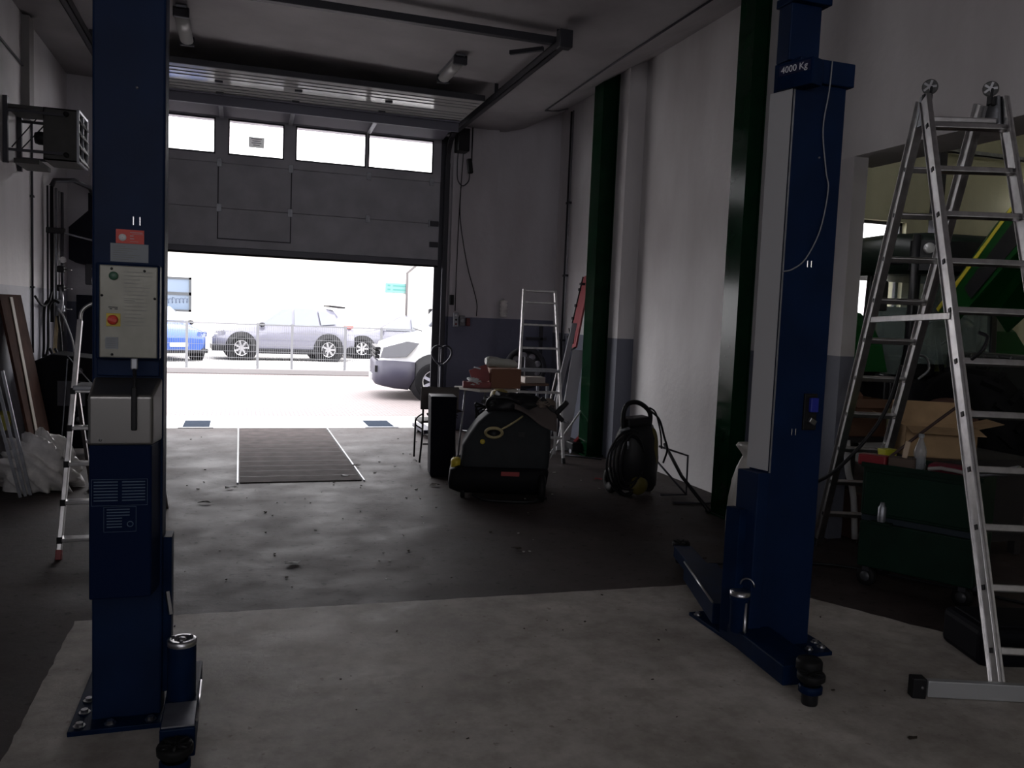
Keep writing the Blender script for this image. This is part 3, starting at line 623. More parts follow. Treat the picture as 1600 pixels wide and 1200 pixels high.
def left_column():
    t = thing('lift_column', 'blue left lift column with grey control panel and stickers', 'car lift', (-.39, 3.45, 0))
    F = 3.35
    MB().prism([(-.51, F, 0), (-.268, F, 0), (-.262, F+.09, 0), (-.51, F+.20, 0)], (0, 0, .02), (0, 0, 2.88)).build('post', blue, t, bevel=.008)
    MB().box(-.50, -.27, F+.01, F+.15, 2.88, 4.0).build('upper_post', blue, t, bevel=.006)
    MB().prism([(-.58, 3.27, 0), (-.22, 3.27, 0), (-.20, 3.95, 0), (-.58, 3.95, 0)], (0, 0, .004), (0, 0, .024)).build('base_plate', blue_dk, t, bevel=.003)
    for x, y in ((-.545, 3.52), (-.545, 3.42), (-.545, 3.31), (-.44, 3.305), (-.30, 3.305), (-.545, 3.85)): bolt(t, x, y, .024)
    # control box with its aluminium face
    MB().box(-.485, -.275, 3.26, F, 1.395, 1.735).build('control_box', blue_dk, t, bevel=.006)
    cpm = mat('brushed_panel', (.25, .245, .21), .42, .3, var=.1, scale=12)
    cp = MB().box(-.472, -.282, 3.252, 3.26, 1.40, 1.728).build('control_panel', cpm, t, bevel=.006)
    for x, z in ((-.432, 1.715), (-.325, 1.712), (-.463, 1.62), (-.291, 1.615), (-.43, 1.412)): MB().lathe([(.0045, 0), (.0045, .004), (.001, .005)], (x, 3.252, z), (0, -1, 0), 8).build('screw', black, cp)
    MB().lathe([(.015, 0), (.015, .012), (.012, .015), (.001, .015)], (-.425, 3.252, 1.69), (0, -1, 0), 20).build('button', mat('green_button', (.05, .13, .08), .4), cp)
    m = MB(); rr = random.Random(2)
    for k in range(15):
        z = 1.705-.0135*k; w = rr.uniform(.05, .095); m.box(-.392, -.392+w, 3.2512, 3.252, z, z+.0018)
    m.box(-.392, -.36, 3.2510, 3.252, 1.665, 1.668); m.box(-.392, -.355, 3.2510, 3.252, 1.603, 1.606)
    m.build('printed_text', mat('grey_print', (.20, .20, .19), .6), cp)
    MB().box(-.449, -.403, 3.249, 3.252, 1.512, 1.558).build('switch_plate', yellow, cp, bevel=.001)
    k = MB().lathe([(.017, 0), (.017, .012), (.014, .016), (.001, .016)], (-.427, 3.249, 1.535), (0, -1, 0), 24); k.obox((-.427, 3.228, 1.535), .03, .012, .010, ry=.3); k.build('rotary_switch', red_b, cp)
    m = MB()
    for (q0, q1, qz) in ((-.442, -.412, 1.578), (-.438, -.430, 1.572), (-.422, -.412, 1.572)): m.box(q0, q1, 3.2505, 3.252, qz, qz+.003)
    m.build('switch_print', ink, cp)
    s = MB().box(-.452, -.41, 3.250, 3.252, 1.432, 1.474).build('sticker', label_grey, cp); label(s, 'small pale type plate at the foot of the panel')
    m = MB()
    for q in range(5): m.box(-.447, -.42, 3.2492, 3.250, 1.466-.0075*q, 1.4675-.0075*q)
    m.build('printed_text', MATS['grey_print'], s)
    r = MB().box(-.431, -.337, F-.003, F, 1.812, 1.862).build('sticker', red_b, t); label(r, 'red sticker with a white disc')
    MB().lathe([(.013, 0), (.013, .0008), (.001, .0008)], (-.409, F-.003, 1.833), (0, -1, 0), 20).build('disc', paper, r)
    m = MB()
    for (q0, q1, qz, qh) in ((-.384, -.342, 1.851, .003), (-.378, -.340, 1.846, .0015), (-.384, -.372, 1.838, .004), (-.384, -.370, 1.828, .004), (-.384, -.356, 1.819, .0015)): m.box(q0, q1, F-.004, F-.003, qz, qz+qh)
    m.build('printed_lines', mat('dull_print', (.5, .3, .3), .6), r)
    g = MB().box(-.449, -.322, F-.003, F, 1.745, 1.811).build('sticker', label_grey, t); label(g, 'grey printed instruction sticker under the red one')
    m = MB()
    for q in range(7): m.box(-.44, -.44+.04+.06*((q*37 % 10)/10), F-.004, F-.003, 1.80-.0078*q, 1.8015-.0078*q)
    m.build('printed_text', MATS['grey_print'], g)
    slotmarks(t, -.362, F, 1.895)
    MB().lathe([(.005, 0), (.005, .004), (.001, .005)], (-.363, F, 2.37), (0, -1, 0), 8).build('screw', steel, t)
    MB().box(-.49, -.28, 3.32, F, 1.33, 1.40).build('cable_box', blue, t, bevel=.004)
    # motor cover
    MB().prism([(-.50, 3.22, 0), (-.295, 3.22, 0), (-.275, 3.35, 0), (-.50, 3.35, 0)], (0, 0, .53), (0, 0, 1.09)).build('motor_cover', mat('cover_blue', (.003, .010, .040), .5, spec=.06), t, bevel=.006)
    cap = MB().add([(-.503, 3.215, 1.09), (-.292, 3.215, 1.09), (-.270, 3.35, 1.09), (-.503, 3.35, 1.09), (-.503, 3.215, 1.268), (-.292, 3.215, 1.268), (-.270, 3.35, 1.325), (-.503, 3.35, 1.325)], [(3, 2, 1, 0), (4, 5, 6, 7), (0, 1, 5, 4), (1, 2, 6, 5), (2, 3, 7, 6), (3, 0, 4, 7)]).build('cover_cap', mat('brushed_cap', (.24, .232, .225), .33, .85), t, bevel=.010, seg=3)
    MB().lathe([(.005, 0), (.005, .003), (.001, .004)], (-.462, 3.215, 1.11), (0, -1, 0), 8).build('screw', steel, cap)
    MB().box(-.362, -.343, 3.200, 3.214, 1.145, 1.30).build('lever', black, t, bevel=.004)
    MB().box(-.368, -.345, 3.235, 3.25, 1.36, 1.40).build('plug', galv, t, bevel=.004)
    MB().tube(smooth_path([(-.356, 3.24, 1.36), (-.352, 3.22, 1.33), (-.352, 3.207, 1.29)]), .007, 6).build('lever_cable', black, t)
    lm = mat('dim_blue_print', (.06, .10, .16), .5)
    for (x0, x1, z0, z1, rows, lab) in ((-.492, -.308, .872, .968, 7, 'wide printed safety label'), (-.452, -.345, .776, .868, 7, 'small printed safety label with round emblem')):
        l = MB(); d = .0012; y = 3.219
        for b in ((x0, x1, z1-d, z1), (x0, x1, z0, z0+d), (x0, x0+d, z0, z1), (x1-d, x1, z0, z1)): l.box(b[0], b[1], y-.0006, y+.001, b[2], b[3])
        for q in range(rows):
            z = z1-.012-q*(z1-z0-.018)/rows
            if x1-x0 > .15:
                l.box(x0+.008, x0+.086, y-.0006, y+.001, z, z+.004); l.box(x0+.1, x1-.008, y-.0006, y+.001, z, z+.004)
            else: l.box(x0+.01, x0+(.085 if q < 3 else .06), y-.0006, y+.001, z, z+.004)
        if x1-x0 < .15: l.lathe([(.011, 0), (.011, .002), (.008, .002), (.008, 0)], (x1-.02, y, z0+.028), (0, -1, 0), 20)
        label(l.build('sticker', lm, t), lab)
    # carriage and arm
    MB().prism([(-.268, F+.02, 0), (-.235, F+.02, 0), (-.235, F+.12, 0), (-.268, F+.12, 0)], (0, 0, .10), (0, 0, .71)).build('carriage', blue_dk, t, bevel=.004)
    MB().bar((-.25, 3.36, .50), (-.235, 3.33, .42), .012, .012).build('release_rod', steel, t)
    c = MB().lathe([(.046, .15), (.05, .16), (.05, .36), (.047, .37), (.03, .372), (.028, .36), (.001, .36)], (-.185, 3.18, 0)).build('arm_hub', blue_dk, t)
    MB().lathe([(.051, .358), (.052, .376), (.046, .380), (.028, .378), (.026, .370), (.014, .370), (.012, .382), (.001, .384)], (-.185, 3.18, 0)).build('hub_cap', steel, c)
    for k in range(3): a_ = 2.1*k+.5; MB().lathe([(.006, .376), (.006, .384), (.001, .384)], (-.185+.037*math.cos(a_), 3.18+.037*math.sin(a_), 0), n=8).build('cap_screw', dkmetal, c)
    a = MB().box(-.24, -.125, 2.93, 3.50, .055, .16).build('lift_arm', blue_dk, t, bevel=.006)
    MB().box(-.235, -.13, 2.94, 3.12, .16, .166).build('arm_slide', galv, a)
    MB().cyl((-.122, 3.3, .16), (-.122, 2.98, .16), .006).build('release_rod', steel, a)
    pad_at(t, -.185, 2.86, .0)
left_column()

def right_column():
    t = thing('lift_column', 'blue right lift column marked 4000 Kg with a long grey strip', 'car lift', (2.6, 3.5, 0))
    F = 3.40
    MB().prism([(2.455, F, 0), (2.745, F, 0), (2.745, F+.15, 0), (2.425, F+.13, 0)], (0, 0, .02), (0, 0, 2.86)).build('post', blue, t, bevel=.006)
    MB().box(2.455, 2.765, F-.03, F+.14, 2.755, 2.865).build('post_cap', blue, t, bevel=.006)
    MB().box(2.43, 2.60, F+.03, F+.13, 2.86, 4.0).build('upper_post', blue, t, bevel=.006)
    MB().box(2.42, 2.625, F-.01, F+.14, 3.12, 3.16).build('joint_collar', blue_dk, t, bevel=.004)
    ux = Vector((.30, -.954, 0)).normalized(); nn = Vector((ux.y, -ux.x, 0)); base = Vector((2.40, 3.47, 2.72))
    b0 = base; b1 = base+ux*.195
    cbx = MB().prism([b0, b1, b1-nn*.08, b0-nn*.08], (0, 0, 0), (0, 0, .12)).build('sign_box', blue_dk, t, bevel=.004)
    c = (b0+b1)/2+Vector((0, 0, .086))
    pl = MB().prism([c-ux*.085+nn*.001, c+ux*.085+nn*.001, c+ux*.085+nn*.003, c-ux*.085+nn*.003], (0, 0, -.024), (0, 0, .024)).build('sign', mat('sign_navy', (.012, .014, .05), .4), cbx)
    MB().text('4000 Kg', c+nn*.0042, .043, ux, (0, 0, 1), .0006).build('lettering', mat('sign_white', (.75, .75, .78), .5), pl)
    MB().prism([(2.447, F+.005, 0), (2.44, F-.004, 0), (2.408, F+.125, 0), (2.415, F+.13, 0)], (0, 0, .91), (0, 0, 2.72)).build('cover_strip', mat('strip_grey', (.45, .45, .46), .55), t)
    MB().box(2.448, 2.456, F-.004, F, .9, 2.74).build('edge_trim', galv, t)
    slotmarks(t, 2.60, F, 1.915); slotmarks(t, 2.575, F, 1.10)
    MB().lathe([(.005, 0), (.005, .004), (.001, .005)], (2.615, F, 2.42), (0, -1, 0), 8).build('screw', steel, t)
    MB().tube(smooth_path([(2.625, F-.036, 2.86), (2.618, F-.036, 2.72), (2.617, F-.012, 2.55), (2.65, F-.012, 2.36), (2.67, F-.012, 2.27), (2.64, F-.012, 2.08), (2.57, F-.012, 1.94), (2.50, F-.012, 1.885), (2.445, F-.012, 1.87)]), .0035, 6).build('cable', mat('grey_cable', (.25, .26, .28), .5), t)
    lb = MB().box(2.62, 2.695, F-.012, F, 1.11, 1.29).build('latch_opening', black, t, bevel=.003)
    MB().box(2.645, 2.69, F-.03, F-.01, 1.20, 1.27).build('solenoid', mat('bright_blue', (.02, .03, .30), .4), lb, bevel=.004)
    MB().obox((2.66, F-.025, 1.155), .04, .02, .025, ry=.5).build('latch', steel, lb, bevel=.003)
    # base plate, carriage, arms
    MB().prism([(2.375, 3.28, 0), (2.80, 3.28, 0), (2.83, 3.42, 0), (2.83, 3.93, 0), (2.375, 3.93, 0)], (0, 0, .004), (0, 0, .024)).build('base_plate', blue_dk, t, bevel=.003)
    for x, y in ((2.40, 3.88), (2.78, 3.34), (2.70, 3.33), (2.79, 3.40), (2.50, 3.33)): bolt(t, x, y, .024)
    MB().prism([(2.385, F-.01, 0), (2.455, F-.01, 0), (2.43, F+.13, 0), (2.36, F+.13, 0)], (0, 0, .08), (0, 0, .90)).build('carriage', blue, t, bevel=.005)
    MB().prism([(2.335, F+.05, 0), (2.378, F+.05, 0), (2.36, F+.14, 0), (2.315, F+.14, 0)], (0, 0, .08), (0, 0, .71)).build('carriage_plate', blue_dk, t, bevel=.004)
    a = MB().bar((2.43, 3.56, .085), (2.375, 2.96, .085), .19, .09); a = a.build('lift_arm', blue_dk, t, bevel=.006)
    label(a, 'short lift arm pointing to the camera')
    pad_at(t, 2.34, 2.86, .0)
    MB().lathe([(.05, 0), (.056, .01), (.056, .045), (.05, .055), (.001, .055)], (2.375, 2.92, .12)).build('spare_pad', rubber, a)
    b = MB().bar((2.44, 3.62, .115), (2.67, 4.32, .115), .20, .11); b = b.build('lift_arm', blue_dk, t, bevel=.006)
    label(b, 'long lift arm pointing to the door')
    MB().bar((2.64, 4.24, .115), (2.79, 4.74, .115), .12, .075).build('arm_extension', blue_dk, b, bevel=.004)
    m = MB(); m.tube([(2.345, 3.66, .176), (2.565, 4.33, .176)], .006); m.build('edge_wire', steel, b)
    pad_at(t, 2.81, 4.80, .02, False)
    h = MB().lathe([(.040, .12), (.043, .13), (.043, .27), (.048, .28), (.048, .31), (.045, .315), (.001, .315)], (2.335, 3.405, 0)).build('arm_hub', blue_dk, t)
    MB().lathe([(.049, .30), (.049, .318), (.02, .322), (.001, .322)], (2.335, 3.405, 0)).build('hub_cap', steel, h)
    MB().cyl((2.345, 3.37, .27), (2.335, 3.345, .03), .009).build('release_rod', steel, t)
    MB().tube(arc((2.37, 3.40, .345), .035, 0, PI, 8, (.6, -.8, 0), (0, 0, 1)), .004, 6).build('hub_handle', steel, h)
right_column()

# ============================================================ big aluminium ladder
def big_ladder():
    u = Vector((.87, 2.39, 0)).normalized(); v = Vector((.94, -.342, 0)).normalized(); up = Vector((0, 0, 1))
    A = Vector((3.24, 2.72, 0)); B = Vector((4.11, 5.11, 0)); T = (A+B)/2+up*2.93
    t = thing('folding_ladder', 'tall aluminium A-frame ladder with wheels on top and a stabiliser bar', 'ladder', (3.7, 3.9, 0))
    cap = black
    def leg(a, b, off, name, flare=0, fd=.030):
        a = a+v*off; b = b+v*(off+flare)
        d = (a-b).normalized(); side = d.cross(v).normalized()
        m = MB(); m.bar(a, b, .016, .072, v) if False else None
        # C profile stile: web faces outwards
        m.bar(a, b, .092, .012, v)
        for s in (-1, 1): m.bar(a+side*s*.043, b+side*s*.043, .006, fd, v)
        return m.build(name, alu, t, bevel=.002)
    wf, wb = .43, .33
    Tf = T - u*.05; Tb = T + u*.05
    f1 = leg(Tf, A, 0, 'front_stile'); f2 = leg(Tf, A, wf, 'front_stile')
    f3 = None
    r1 = leg(Tb, B, .03, 'rear_stile', fd=.045); r2 = leg(Tb, B, .03+wb, 'rear_stile', fd=.045)
    def rung(top, bot, off, w, k, L, name):
        p = bot+(top-bot)*(k/L); m = MB(); a = p+v*(off+.005); b = p+v*(off+w-.005)
        d = (top-bot).normalized(); m.bar(a, b, .034, .034, d); o = m.build(name, alu, t, bevel=.005)
        MB().bar(p+v*(off-.010), p+v*(off+.006), .024, .024, d).build('rung_plug', cap, o)
    L = (Tf-A).length
    for i in range(11): rung(Tf, A, 0, wf, .20+i*.279, L, 'rung')
    for i in range(10): rung(Tb, B, .03, wb, .28+i*.279, L, 'rung')
    # top hinge
    for off, s in ((0.0, 1), (wf, -1)):
        c = T+v*off; h = MB(); h.prism([c-u*.09-up*.14, c+u*.09-up*.14, c+u*.05+up*.03, c-u*.05+up*.03], v*(.012*s), v*(.03*s)); h.build('hinge_plate', grey_pl if False else galv, t, bevel=.006)
        MB().obox(c+v*.02*s-u*.03+up*.0, .05, .03, .05, rz=-.35).build('end_cap', cap, t, bevel=.004)
        w = T+v*(off+.045*s)+up*.075; wa = (v*.5+u*.86).normalized(); wb_ = wa.cross(up).normalized(); q = MB().lathe([(.034, -.014), (.042, -.010), (.042, .010), (.034, .014), (.012, .014), (.012, -.014), (.034, -.014)], w, wa, 24); q.build('wheel', mat('wheel_grey', (.10, .10, .10), .5), t)
        m = MB()
        for k in range(5): a = 2*PI*k/5; m.bar(w+(wb_*math.cos(a)+up*math.sin(a))*.008, w+(wb_*math.cos(a)+up*math.sin(a))*.036, .012, .030, wa)
        m.cyl(w-wa*.018, w+wa*.018, .008, 10); m.build('wheel_hub', steel, t)
        MB().bar(w-up*.09, w, .05, .012, v).build('wheel_bracket', cap, t, bevel=.004)
    MB().bar(T+v*.03-up*.12-u*.04, T+v*(wf-.03)-up*.12-u*.04, .07, .035, up).build('spreader_beam', alu, t, bevel=.008)
    # brace
    pf = A+(Tf-A)*(1.70/2.93); pb = B+(Tb-B)*(1.68/2.93)
    MB().bar(pf-v*.012, pb+v*.03-v*.012, .036, .010, v).build('brace', alu, t, bevel=.003)
    # stabiliser
    s0 = A-v*.34-u*.02; s1 = A+v*(wf+.34)-u*.02
    sb = MB().bar(s0+up*.045-u*.02, s1+up*.045-u*.02, .035, .075, up).build('stabiliser_bar', mat('satin_alu', (.42, .43, .44), .5, .5), t, bevel=.004)
    for p, s in ((s0, -1), (s1, 1)):
        MB().bar(p-v*.01*s*-1+up*.047-u*.02, p+v*s*.07+up*.047-u*.02, .055, .094, up).build('stabiliser_foot', cap, sb, bevel=.006)
        MB().lathe([(.006, 0), (.006, .004), (.001, .005)], p+v*s*.03+up*.055-u*.048, -u, 10).build('bolt', steel, sb)
    for off in (.03, .03+wb): MB().bar(B+v*off+up*0, B+v*off+up*.05, .075, .03, v).build('rubber_foot', cap, t, bevel=.004)
    MB().tube(smooth_path([(3.36, 3.1, 1.62), (3.37, 3.06, 1.60), (3.34, 3.05, 1.54), (3.33, 3.1, 1.49)]), .009, 6).build('hook', cap, t)
    # dark strap hanging from the ladder
big_ladder()
# ============================================================ pit cover in the floor
def pit_cover():
    t = thing('pit_cover', 'pit cover of grey boards between two light metal edges, leading to the door', 'pit cover', (.57, 9.5, 0))
    wdm = mat('pit_board', (.085, .07, .068), .85, spec=.08, var=.25, scale=7, bump=.1)
    n = 13; y0 = 7.83; y1 = 11.36; h = (y1-y0)/n
    for k in range(n): MB().box(.02, 1.12, y0+h*k+.006, y0+h*(k+1)-.006, .001, .010).build('board', wdm, t, bevel=.002)
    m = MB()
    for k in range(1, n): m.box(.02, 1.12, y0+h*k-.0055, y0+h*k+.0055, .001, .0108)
    m.build('gap_shade_strips', rubber, t)  # black strips put in for the shade in the gaps between boards
    MB().box(-.006, .008, y0-.02, y1, .001, .014).build('edge_rail', galv, t); MB().box(1.134, 1.148, y0-.02, y1, .001, .014).build('edge_rail', galv, t)
pit_cover()
# litter: the bigger scraps one by one, the dust and crumbs as stuff
rnd = random.Random(8)
def scrap(x, y, s, m, lab, seed, cat='scrap', dark=False):
    r = random.Random(seed); n = 7; p = []
    for k in range(n):
        a = 2*PI*k/n; q = s*r.uniform(.5, 1); p.append(Vector((x+q*math.cos(a)*1.6, y+q*math.sin(a), 0)))
    mb = MB(); c = Vector((x, y, .012)); vs = [v+Vector((0, 0, .005+r.uniform(0, s*.5))) for v in p]
    mb.add([c]+vs+[v-Vector((0, 0, .0025)) for v in [c]+vs], [(0, i+1, (i+1) % n+1) for i in range(n)]+[(n+1, n+1+(i+1) % n+1, n+1+i+1) for i in range(n)]+[(i+1, n+1+i+1, n+1+(i+1) % n+1, (i+1) % n+1) for i in range(n)])
    o = mb.build('scrap', m); o.location.z = .007; tag(o, lab, cat)
leafm = mat('dry_leaf', (.035, .025, .018), .8)
for a in ((.34, 5.27, .045, paper, 'white paper scrap on the dark floor just before the pale slab', 3), (-.05, 7.6, .04, paper, 'white scrap at the near left corner of the pit cover', 5), (.98, 8.05, .035, paper, 'pale curved scrap lying on the pit cover boards', 6),
          (-.62, 6.7, .05, leafm, 'dark curled leaf on the floor left, near the left lift column', 7), (-.25, 7.05, .04, leafm, 'dark twig-like scrap left of the middle of the floor', 9), (1.75, 7.5, .045, leafm, 'dark leaf left of the floor scrubber', 11),
          (1.15, 8.55, .05, leafm, 'dark leaf lying on the right edge rail of the pit cover', 12), (1.85, 5.35, .03, leafm, 'dark scrap on the floor beside the pale slab edge', 14), (3.45, 7.6, .035, red, 'small red scrap on the floor left of the pressure washer', 15),
          (2.55, 3.1-.6, .02, leafm, 'dark crumb on the pale slab near the right lift arm', 16)): scrap(*a)
m = MB()
def crumbs(m, x0, x1, y0, y1, n, s):
    for k in range(n):
        x = rnd.uniform(x0, x1); y = rnd.uniform(y0, y1)
        if -.1 < x < 1.25 and y > 7.7: y -= 3.0
        q = s*rnd.uniform(.4, 1.3); m.obox((x, y, q*.3+.003), q*rnd.uniform(1, 2.5), q, q*.6, rz=rnd.uniform(0, 3))
crumbs(m, -.7, 3.6, 4.7, 11, 90, .009)
tag(m.build('floor_crumbs', leafm), 'dark grit and crumbs strewn over the worn floor', 'grit', kind='stuff')
m = MB(); crumbs(m, -.4, 3.6, 4.8, 9.5, 40, .010)
tag(m.build('pale_crumbs', mat('pale_grit', (.4, .38, .36), .8)), 'pale grit strewn over the worn floor', 'grit', kind='stuff')
m = MB(); crumbs(m, -.6, 3.2, 1.3, 4.4, 40, .006)
tag(m.build('slab_crumbs', leafm), 'fine dark grit on the pale concrete slab', 'grit', kind='stuff')

# ============================================================ left side
def heater():
    t = thing('fan_heater', 'dark box-shaped fan heater on wall brackets, high on the left wall', 'heater', (-1.7, 8.7, 2.84))
    hm = mat('heater_grey', (.05, .05, .048), .5, .3, var=.15)
    x0, x1, y0, y1, z0, z1 = -1.69, -1.42, 8.52, 8.98, 2.84, 3.30
    m = MB(); m.box(x0, x1, y0, y1, z0, z0+.012); m.box(x0, x1, y0, y1, z1-.012, z1); m.box(x0, x1, y0, y0+.012, z0, z1); m.box(x0, x1, y1-.012, y1, z0, z1); m.box(x0, x0+.01, y0, y1, z0, z0+.1); m.box(x0, x0+.01, y0, y1, z1-.1, z1)
    m.build('casing', hm, t)
    m = MB(); m.box(x1, x1+.02, y0-.006, y0+.012, z0, z1); m.box(x1, x1+.02, y1-.012, y1+.006, z0, z1); m.box(x1, x1+.02, y0, y1, z1-.015, z1+.006); m.box(x1, x1+.02, y0, y1, z0-.006, z0+.015); m.box(x1, x1+.02, (y0+y1)/2-.008, (y0+y1)/2+.008, z0, z1)
    m.build('louvre_frame', galv, t)
    for k in range(4): MB().obox((x1+.008, (y0+y1)/2, z0+.06+.11*k), .008, y1-y0-.03, .095, ry=-.5).build('louvre', black, t)
    MB().lathe([(.001, 0), (.05, .0), (.06, .03), (.06, .12), (.001, .12)], (-1.80, 8.75, 3.06), (1, 0, 0)).build('fan_motor', black, t)
    for z in (z0+.06, z1-.06): MB().box(-1.97, -1.50, y0-.03, y0-.012, z-.012, z+.012).build('bracket_arm', dkmetal, t); MB().box(-1.97, -1.50, y1+.012, y1+.03, z-.012, z+.012).build('bracket_arm', dkmetal, t)
    for y in (y0-.02, y1+.02): MB().box(-1.998, -1.96, y-.02, y+.02, z0-.06, z1+.06).build('bracket_upright', dkmetal, t)
    MB().box(-1.99, -1.69, y0-.015, y1+.015, z1-.03, z1-.005).build('top_rail', hm, t)
    for z in (z0+.05, z1-.05): MB().lathe([(.022, 0), (.022, .02), (.001, .02)], (-1.50, y0-.03, z), (0, -1, 0), 14).build('knob', black, t)
    for a in range(2): MB().tube([(-1.96, y0+.1+.25*a, z0+.1), (-1.75, y0+.05+.3*a, z1-.1)], .006, 6).build('guard_wire', dkmetal, t)
    MB().box(-1.92, -1.72, y0-.01, y1+.01, z0-.05, z0-.01).build('drip_tray', hm, t)
heater()
o = MB().box(-2.0, -1.93, 9.16, 9.34, 3.30, 4.26).build('duct', mat('duct_grey', (.22, .21, .21), .6)); tag(o, 'flat grey duct from the ceiling down to the heater, left wall', 'duct')
o = MB().tube([(-1.985, 5.5, 3.93), (-1.985, 8.3, 3.81), (-1.985, 9.14, 3.79)], .012, 6).build('conduit', dkmetal); tag(o, 'thin conduit running along the left wall to the flat duct', 'conduit')
t = thing('conduit', 'thin vertical conduit on the left wall with elbow at the top', 'conduit', (-1.98, 9.5, 0))
MB().tube([(-1.985, 9.25, 3.84), (-1.985, 9.48, 3.80), (-1.985, 9.5, 3.7), (-1.985, 9.5, 1.05)], .012, 8).build('pipe', dkmetal, t)
for z in (1.7, 2.6, 3.45): MB().box(-2.0, -1.965, 9.475, 9.525, z, z+.02).build('clip', dkmetal, t)

def pipework():
    t = thing('pipework', 'bundle of thin vertical pipes with valves in the far left corner', 'pipes', (-1.9, 10.1, 1.0))
    for k, (x, z0, z1, r, mm) in enumerate(((-1.965, 1.0, 2.80, .010, dkmetal), (-1.925, 1.35, 2.80, .018, black), (-1.885, 1.3, 2.78, .013, galv), (-1.855, 1.35, 2.75, .009, steel), (-1.825, 1.25, 2.74, .016, dkmetal))):
        MB().cyl((x, 10.1, z0), (x, 10.1, z1), r, 10).build('pipe', mm, t)
    MB().tube([(-1.925, 10.1, 2.80), (-1.90, 10.1, 2.86), (-1.75, 10.3, 2.90), (-1.62, 10.5, 2.86), (-1.60, 10.6, 2.80)], .026, 10).build('top_elbow', dkmetal, t)
    MB().tube([(-1.95, 10.08, 2.34), (-1.3, 10.06, 2.20)], .010, 8).build('cross_pipe', galv, t)
    MB().box(-1.975, -1.80, 10.06, 10.14, 2.30, 2.36).build('pipe_clamp', black, t, bevel=.006)
    for z in (1.92, 1.72, 1.50): 
        MB().box(-1.86, -1.79, 10.0, 10.08, z-.035, z+.035).build('valve', black if z != 1.5 else galv, t, bevel=.01)
        MB().cyl((-1.79, 10.03, z), (-1.72, 10.02, z-.005), .006, 8).build('valve_lever', steel, t)
    g = MB().lathe([(.035, 0), (.035, .02), (.001, .022)], (-1.805, 10.02, 2.02), (.3, -1, 0), 20).build('gauge', paper, t)
    MB().box(-1.88, -1.80, 9.98, 10.05, 1.52, 1.60).build('filter_bowl', galv, t, bevel=.015)
    MB().tube([(-1.83, 10.0, 1.73), (-1.80, 9.98, 1.60), (-1.82, 9.98, 1.45)], .012, 8).build('hose_stub', steel, t)
pipework()
def hose(name, lab, pts, r, m, cat='hose'):
    o = MB().tube(smooth_path(pts), r, 8).build(name, m); return tag(o, lab, cat)
for k, (dx, lab) in enumerate(((0, 'left of the two looped black hoses on the left wall'), (.05, 'right of the two looped black hoses on the left wall'))):
    hose('air_hose', lab, [(-1.88+dx, 9.96, 1.56), (-1.93+dx, 9.93, 1.58), (-1.96+dx*.8, 9.90, 1.48), (-1.965+dx*.8, 9.9, 1.1), (-1.97+dx*.5, 9.9, .98), (-1.93+dx, 9.88, .93), (-1.88+dx, 9.88, 1.0), (-1.91+dx, 9.88, 1.08)], .014, black)
hose('air_hose', 'black hose sagging from the thin conduit to the pipe bundle', [(-1.975, 9.56, 1.62), (-1.95, 9.75, 1.53), (-1.92, 9.9, 1.56), (-1.90, 10.0, 1.72)], .012, black)
hose('air_hose', 'pale thin hose hanging in a wide loop beside the pipe bundle', [(-1.83, 9.92, 1.50), (-1.77, 9.9, 1.40), (-1.69, 9.9, 1.15), (-1.68, 9.9, .95), (-1.74, 9.9, .86)], .009, mat('pale_hose', (.5, .5, .52), .5))
hose('air_hose', 'dark hose hanging straight behind the pale looped hose', [(-1.85, 10.0, 1.42), (-1.82, 9.98, 1.2), (-1.81, 9.98, .9)], .013, black)
o = MB().bar((-1.90, 10.0, .80), (-1.86, 10.03, 1.42), .045, .02).build('batten', mat('pale_wood', (.42, .33, .19), .7)); tag(o, 'pale wooden batten standing behind the hoses in the left corner', 'batten')
def hopper():
    t = thing('extractor_unit', 'dark wall-mounted extractor unit half hidden behind the left lift column', 'extractor', (-1.5, 10.9, 1.9))
    m = MB(); m.loft([[Vector(p) for p in ((x0, 10.65, z), (x1, 10.65, z), (x1, 11.1, z), (x0, 11.1, z))] for (x0, x1, z) in ((-1.78, -1.15, 2.02), (-1.86, -1.10, 2.06), (-1.86, -1.10, 2.42), (-1.66, -1.25, 2.62), (-1.66, -1.25, 2.82))], smooth=False)
    m.build('casing', mat('extractor_dark', (.012, .012, .02), .6, spec=.1), t)
    MB().tube([(-1.58, 10.85, 2.80), (-1.58, 10.85, 2.95), (-1.48, 10.85, 3.0), (-1.46, 10.85, 2.85)], .04, 12).build('pipe_bend', dkmetal, t)
    MB().box(-1.70, -1.45, 10.7, 10.8, 1.78, 2.03).build('outlet_box', mat('extractor_dark2', (.04, .04, .05), .5), t, bevel=.01)
    MB().tube([(-1.60, 10.62, 2.0), (-1.59, 10.6, 1.9), (-1.605, 10.6, 1.83), (-1.59, 10.6, 1.72)], .014, 8).build('drain_pipe', steel, t)
    for z in (1.95, 1.83, 1.72): MB().lathe([(.022, 0), (.022, .02), (.014, .02), (.014, 0)], (-1.595, 10.6, z), (0, 0, 1), 8, False).build('coupling', steel, t)
    for x in (-1.75, -1.2): MB().box(x-.02, x+.02, 11.1, 11.35, 2.1, 2.16).build('wall_bracket', dkmetal, t)
hopper()
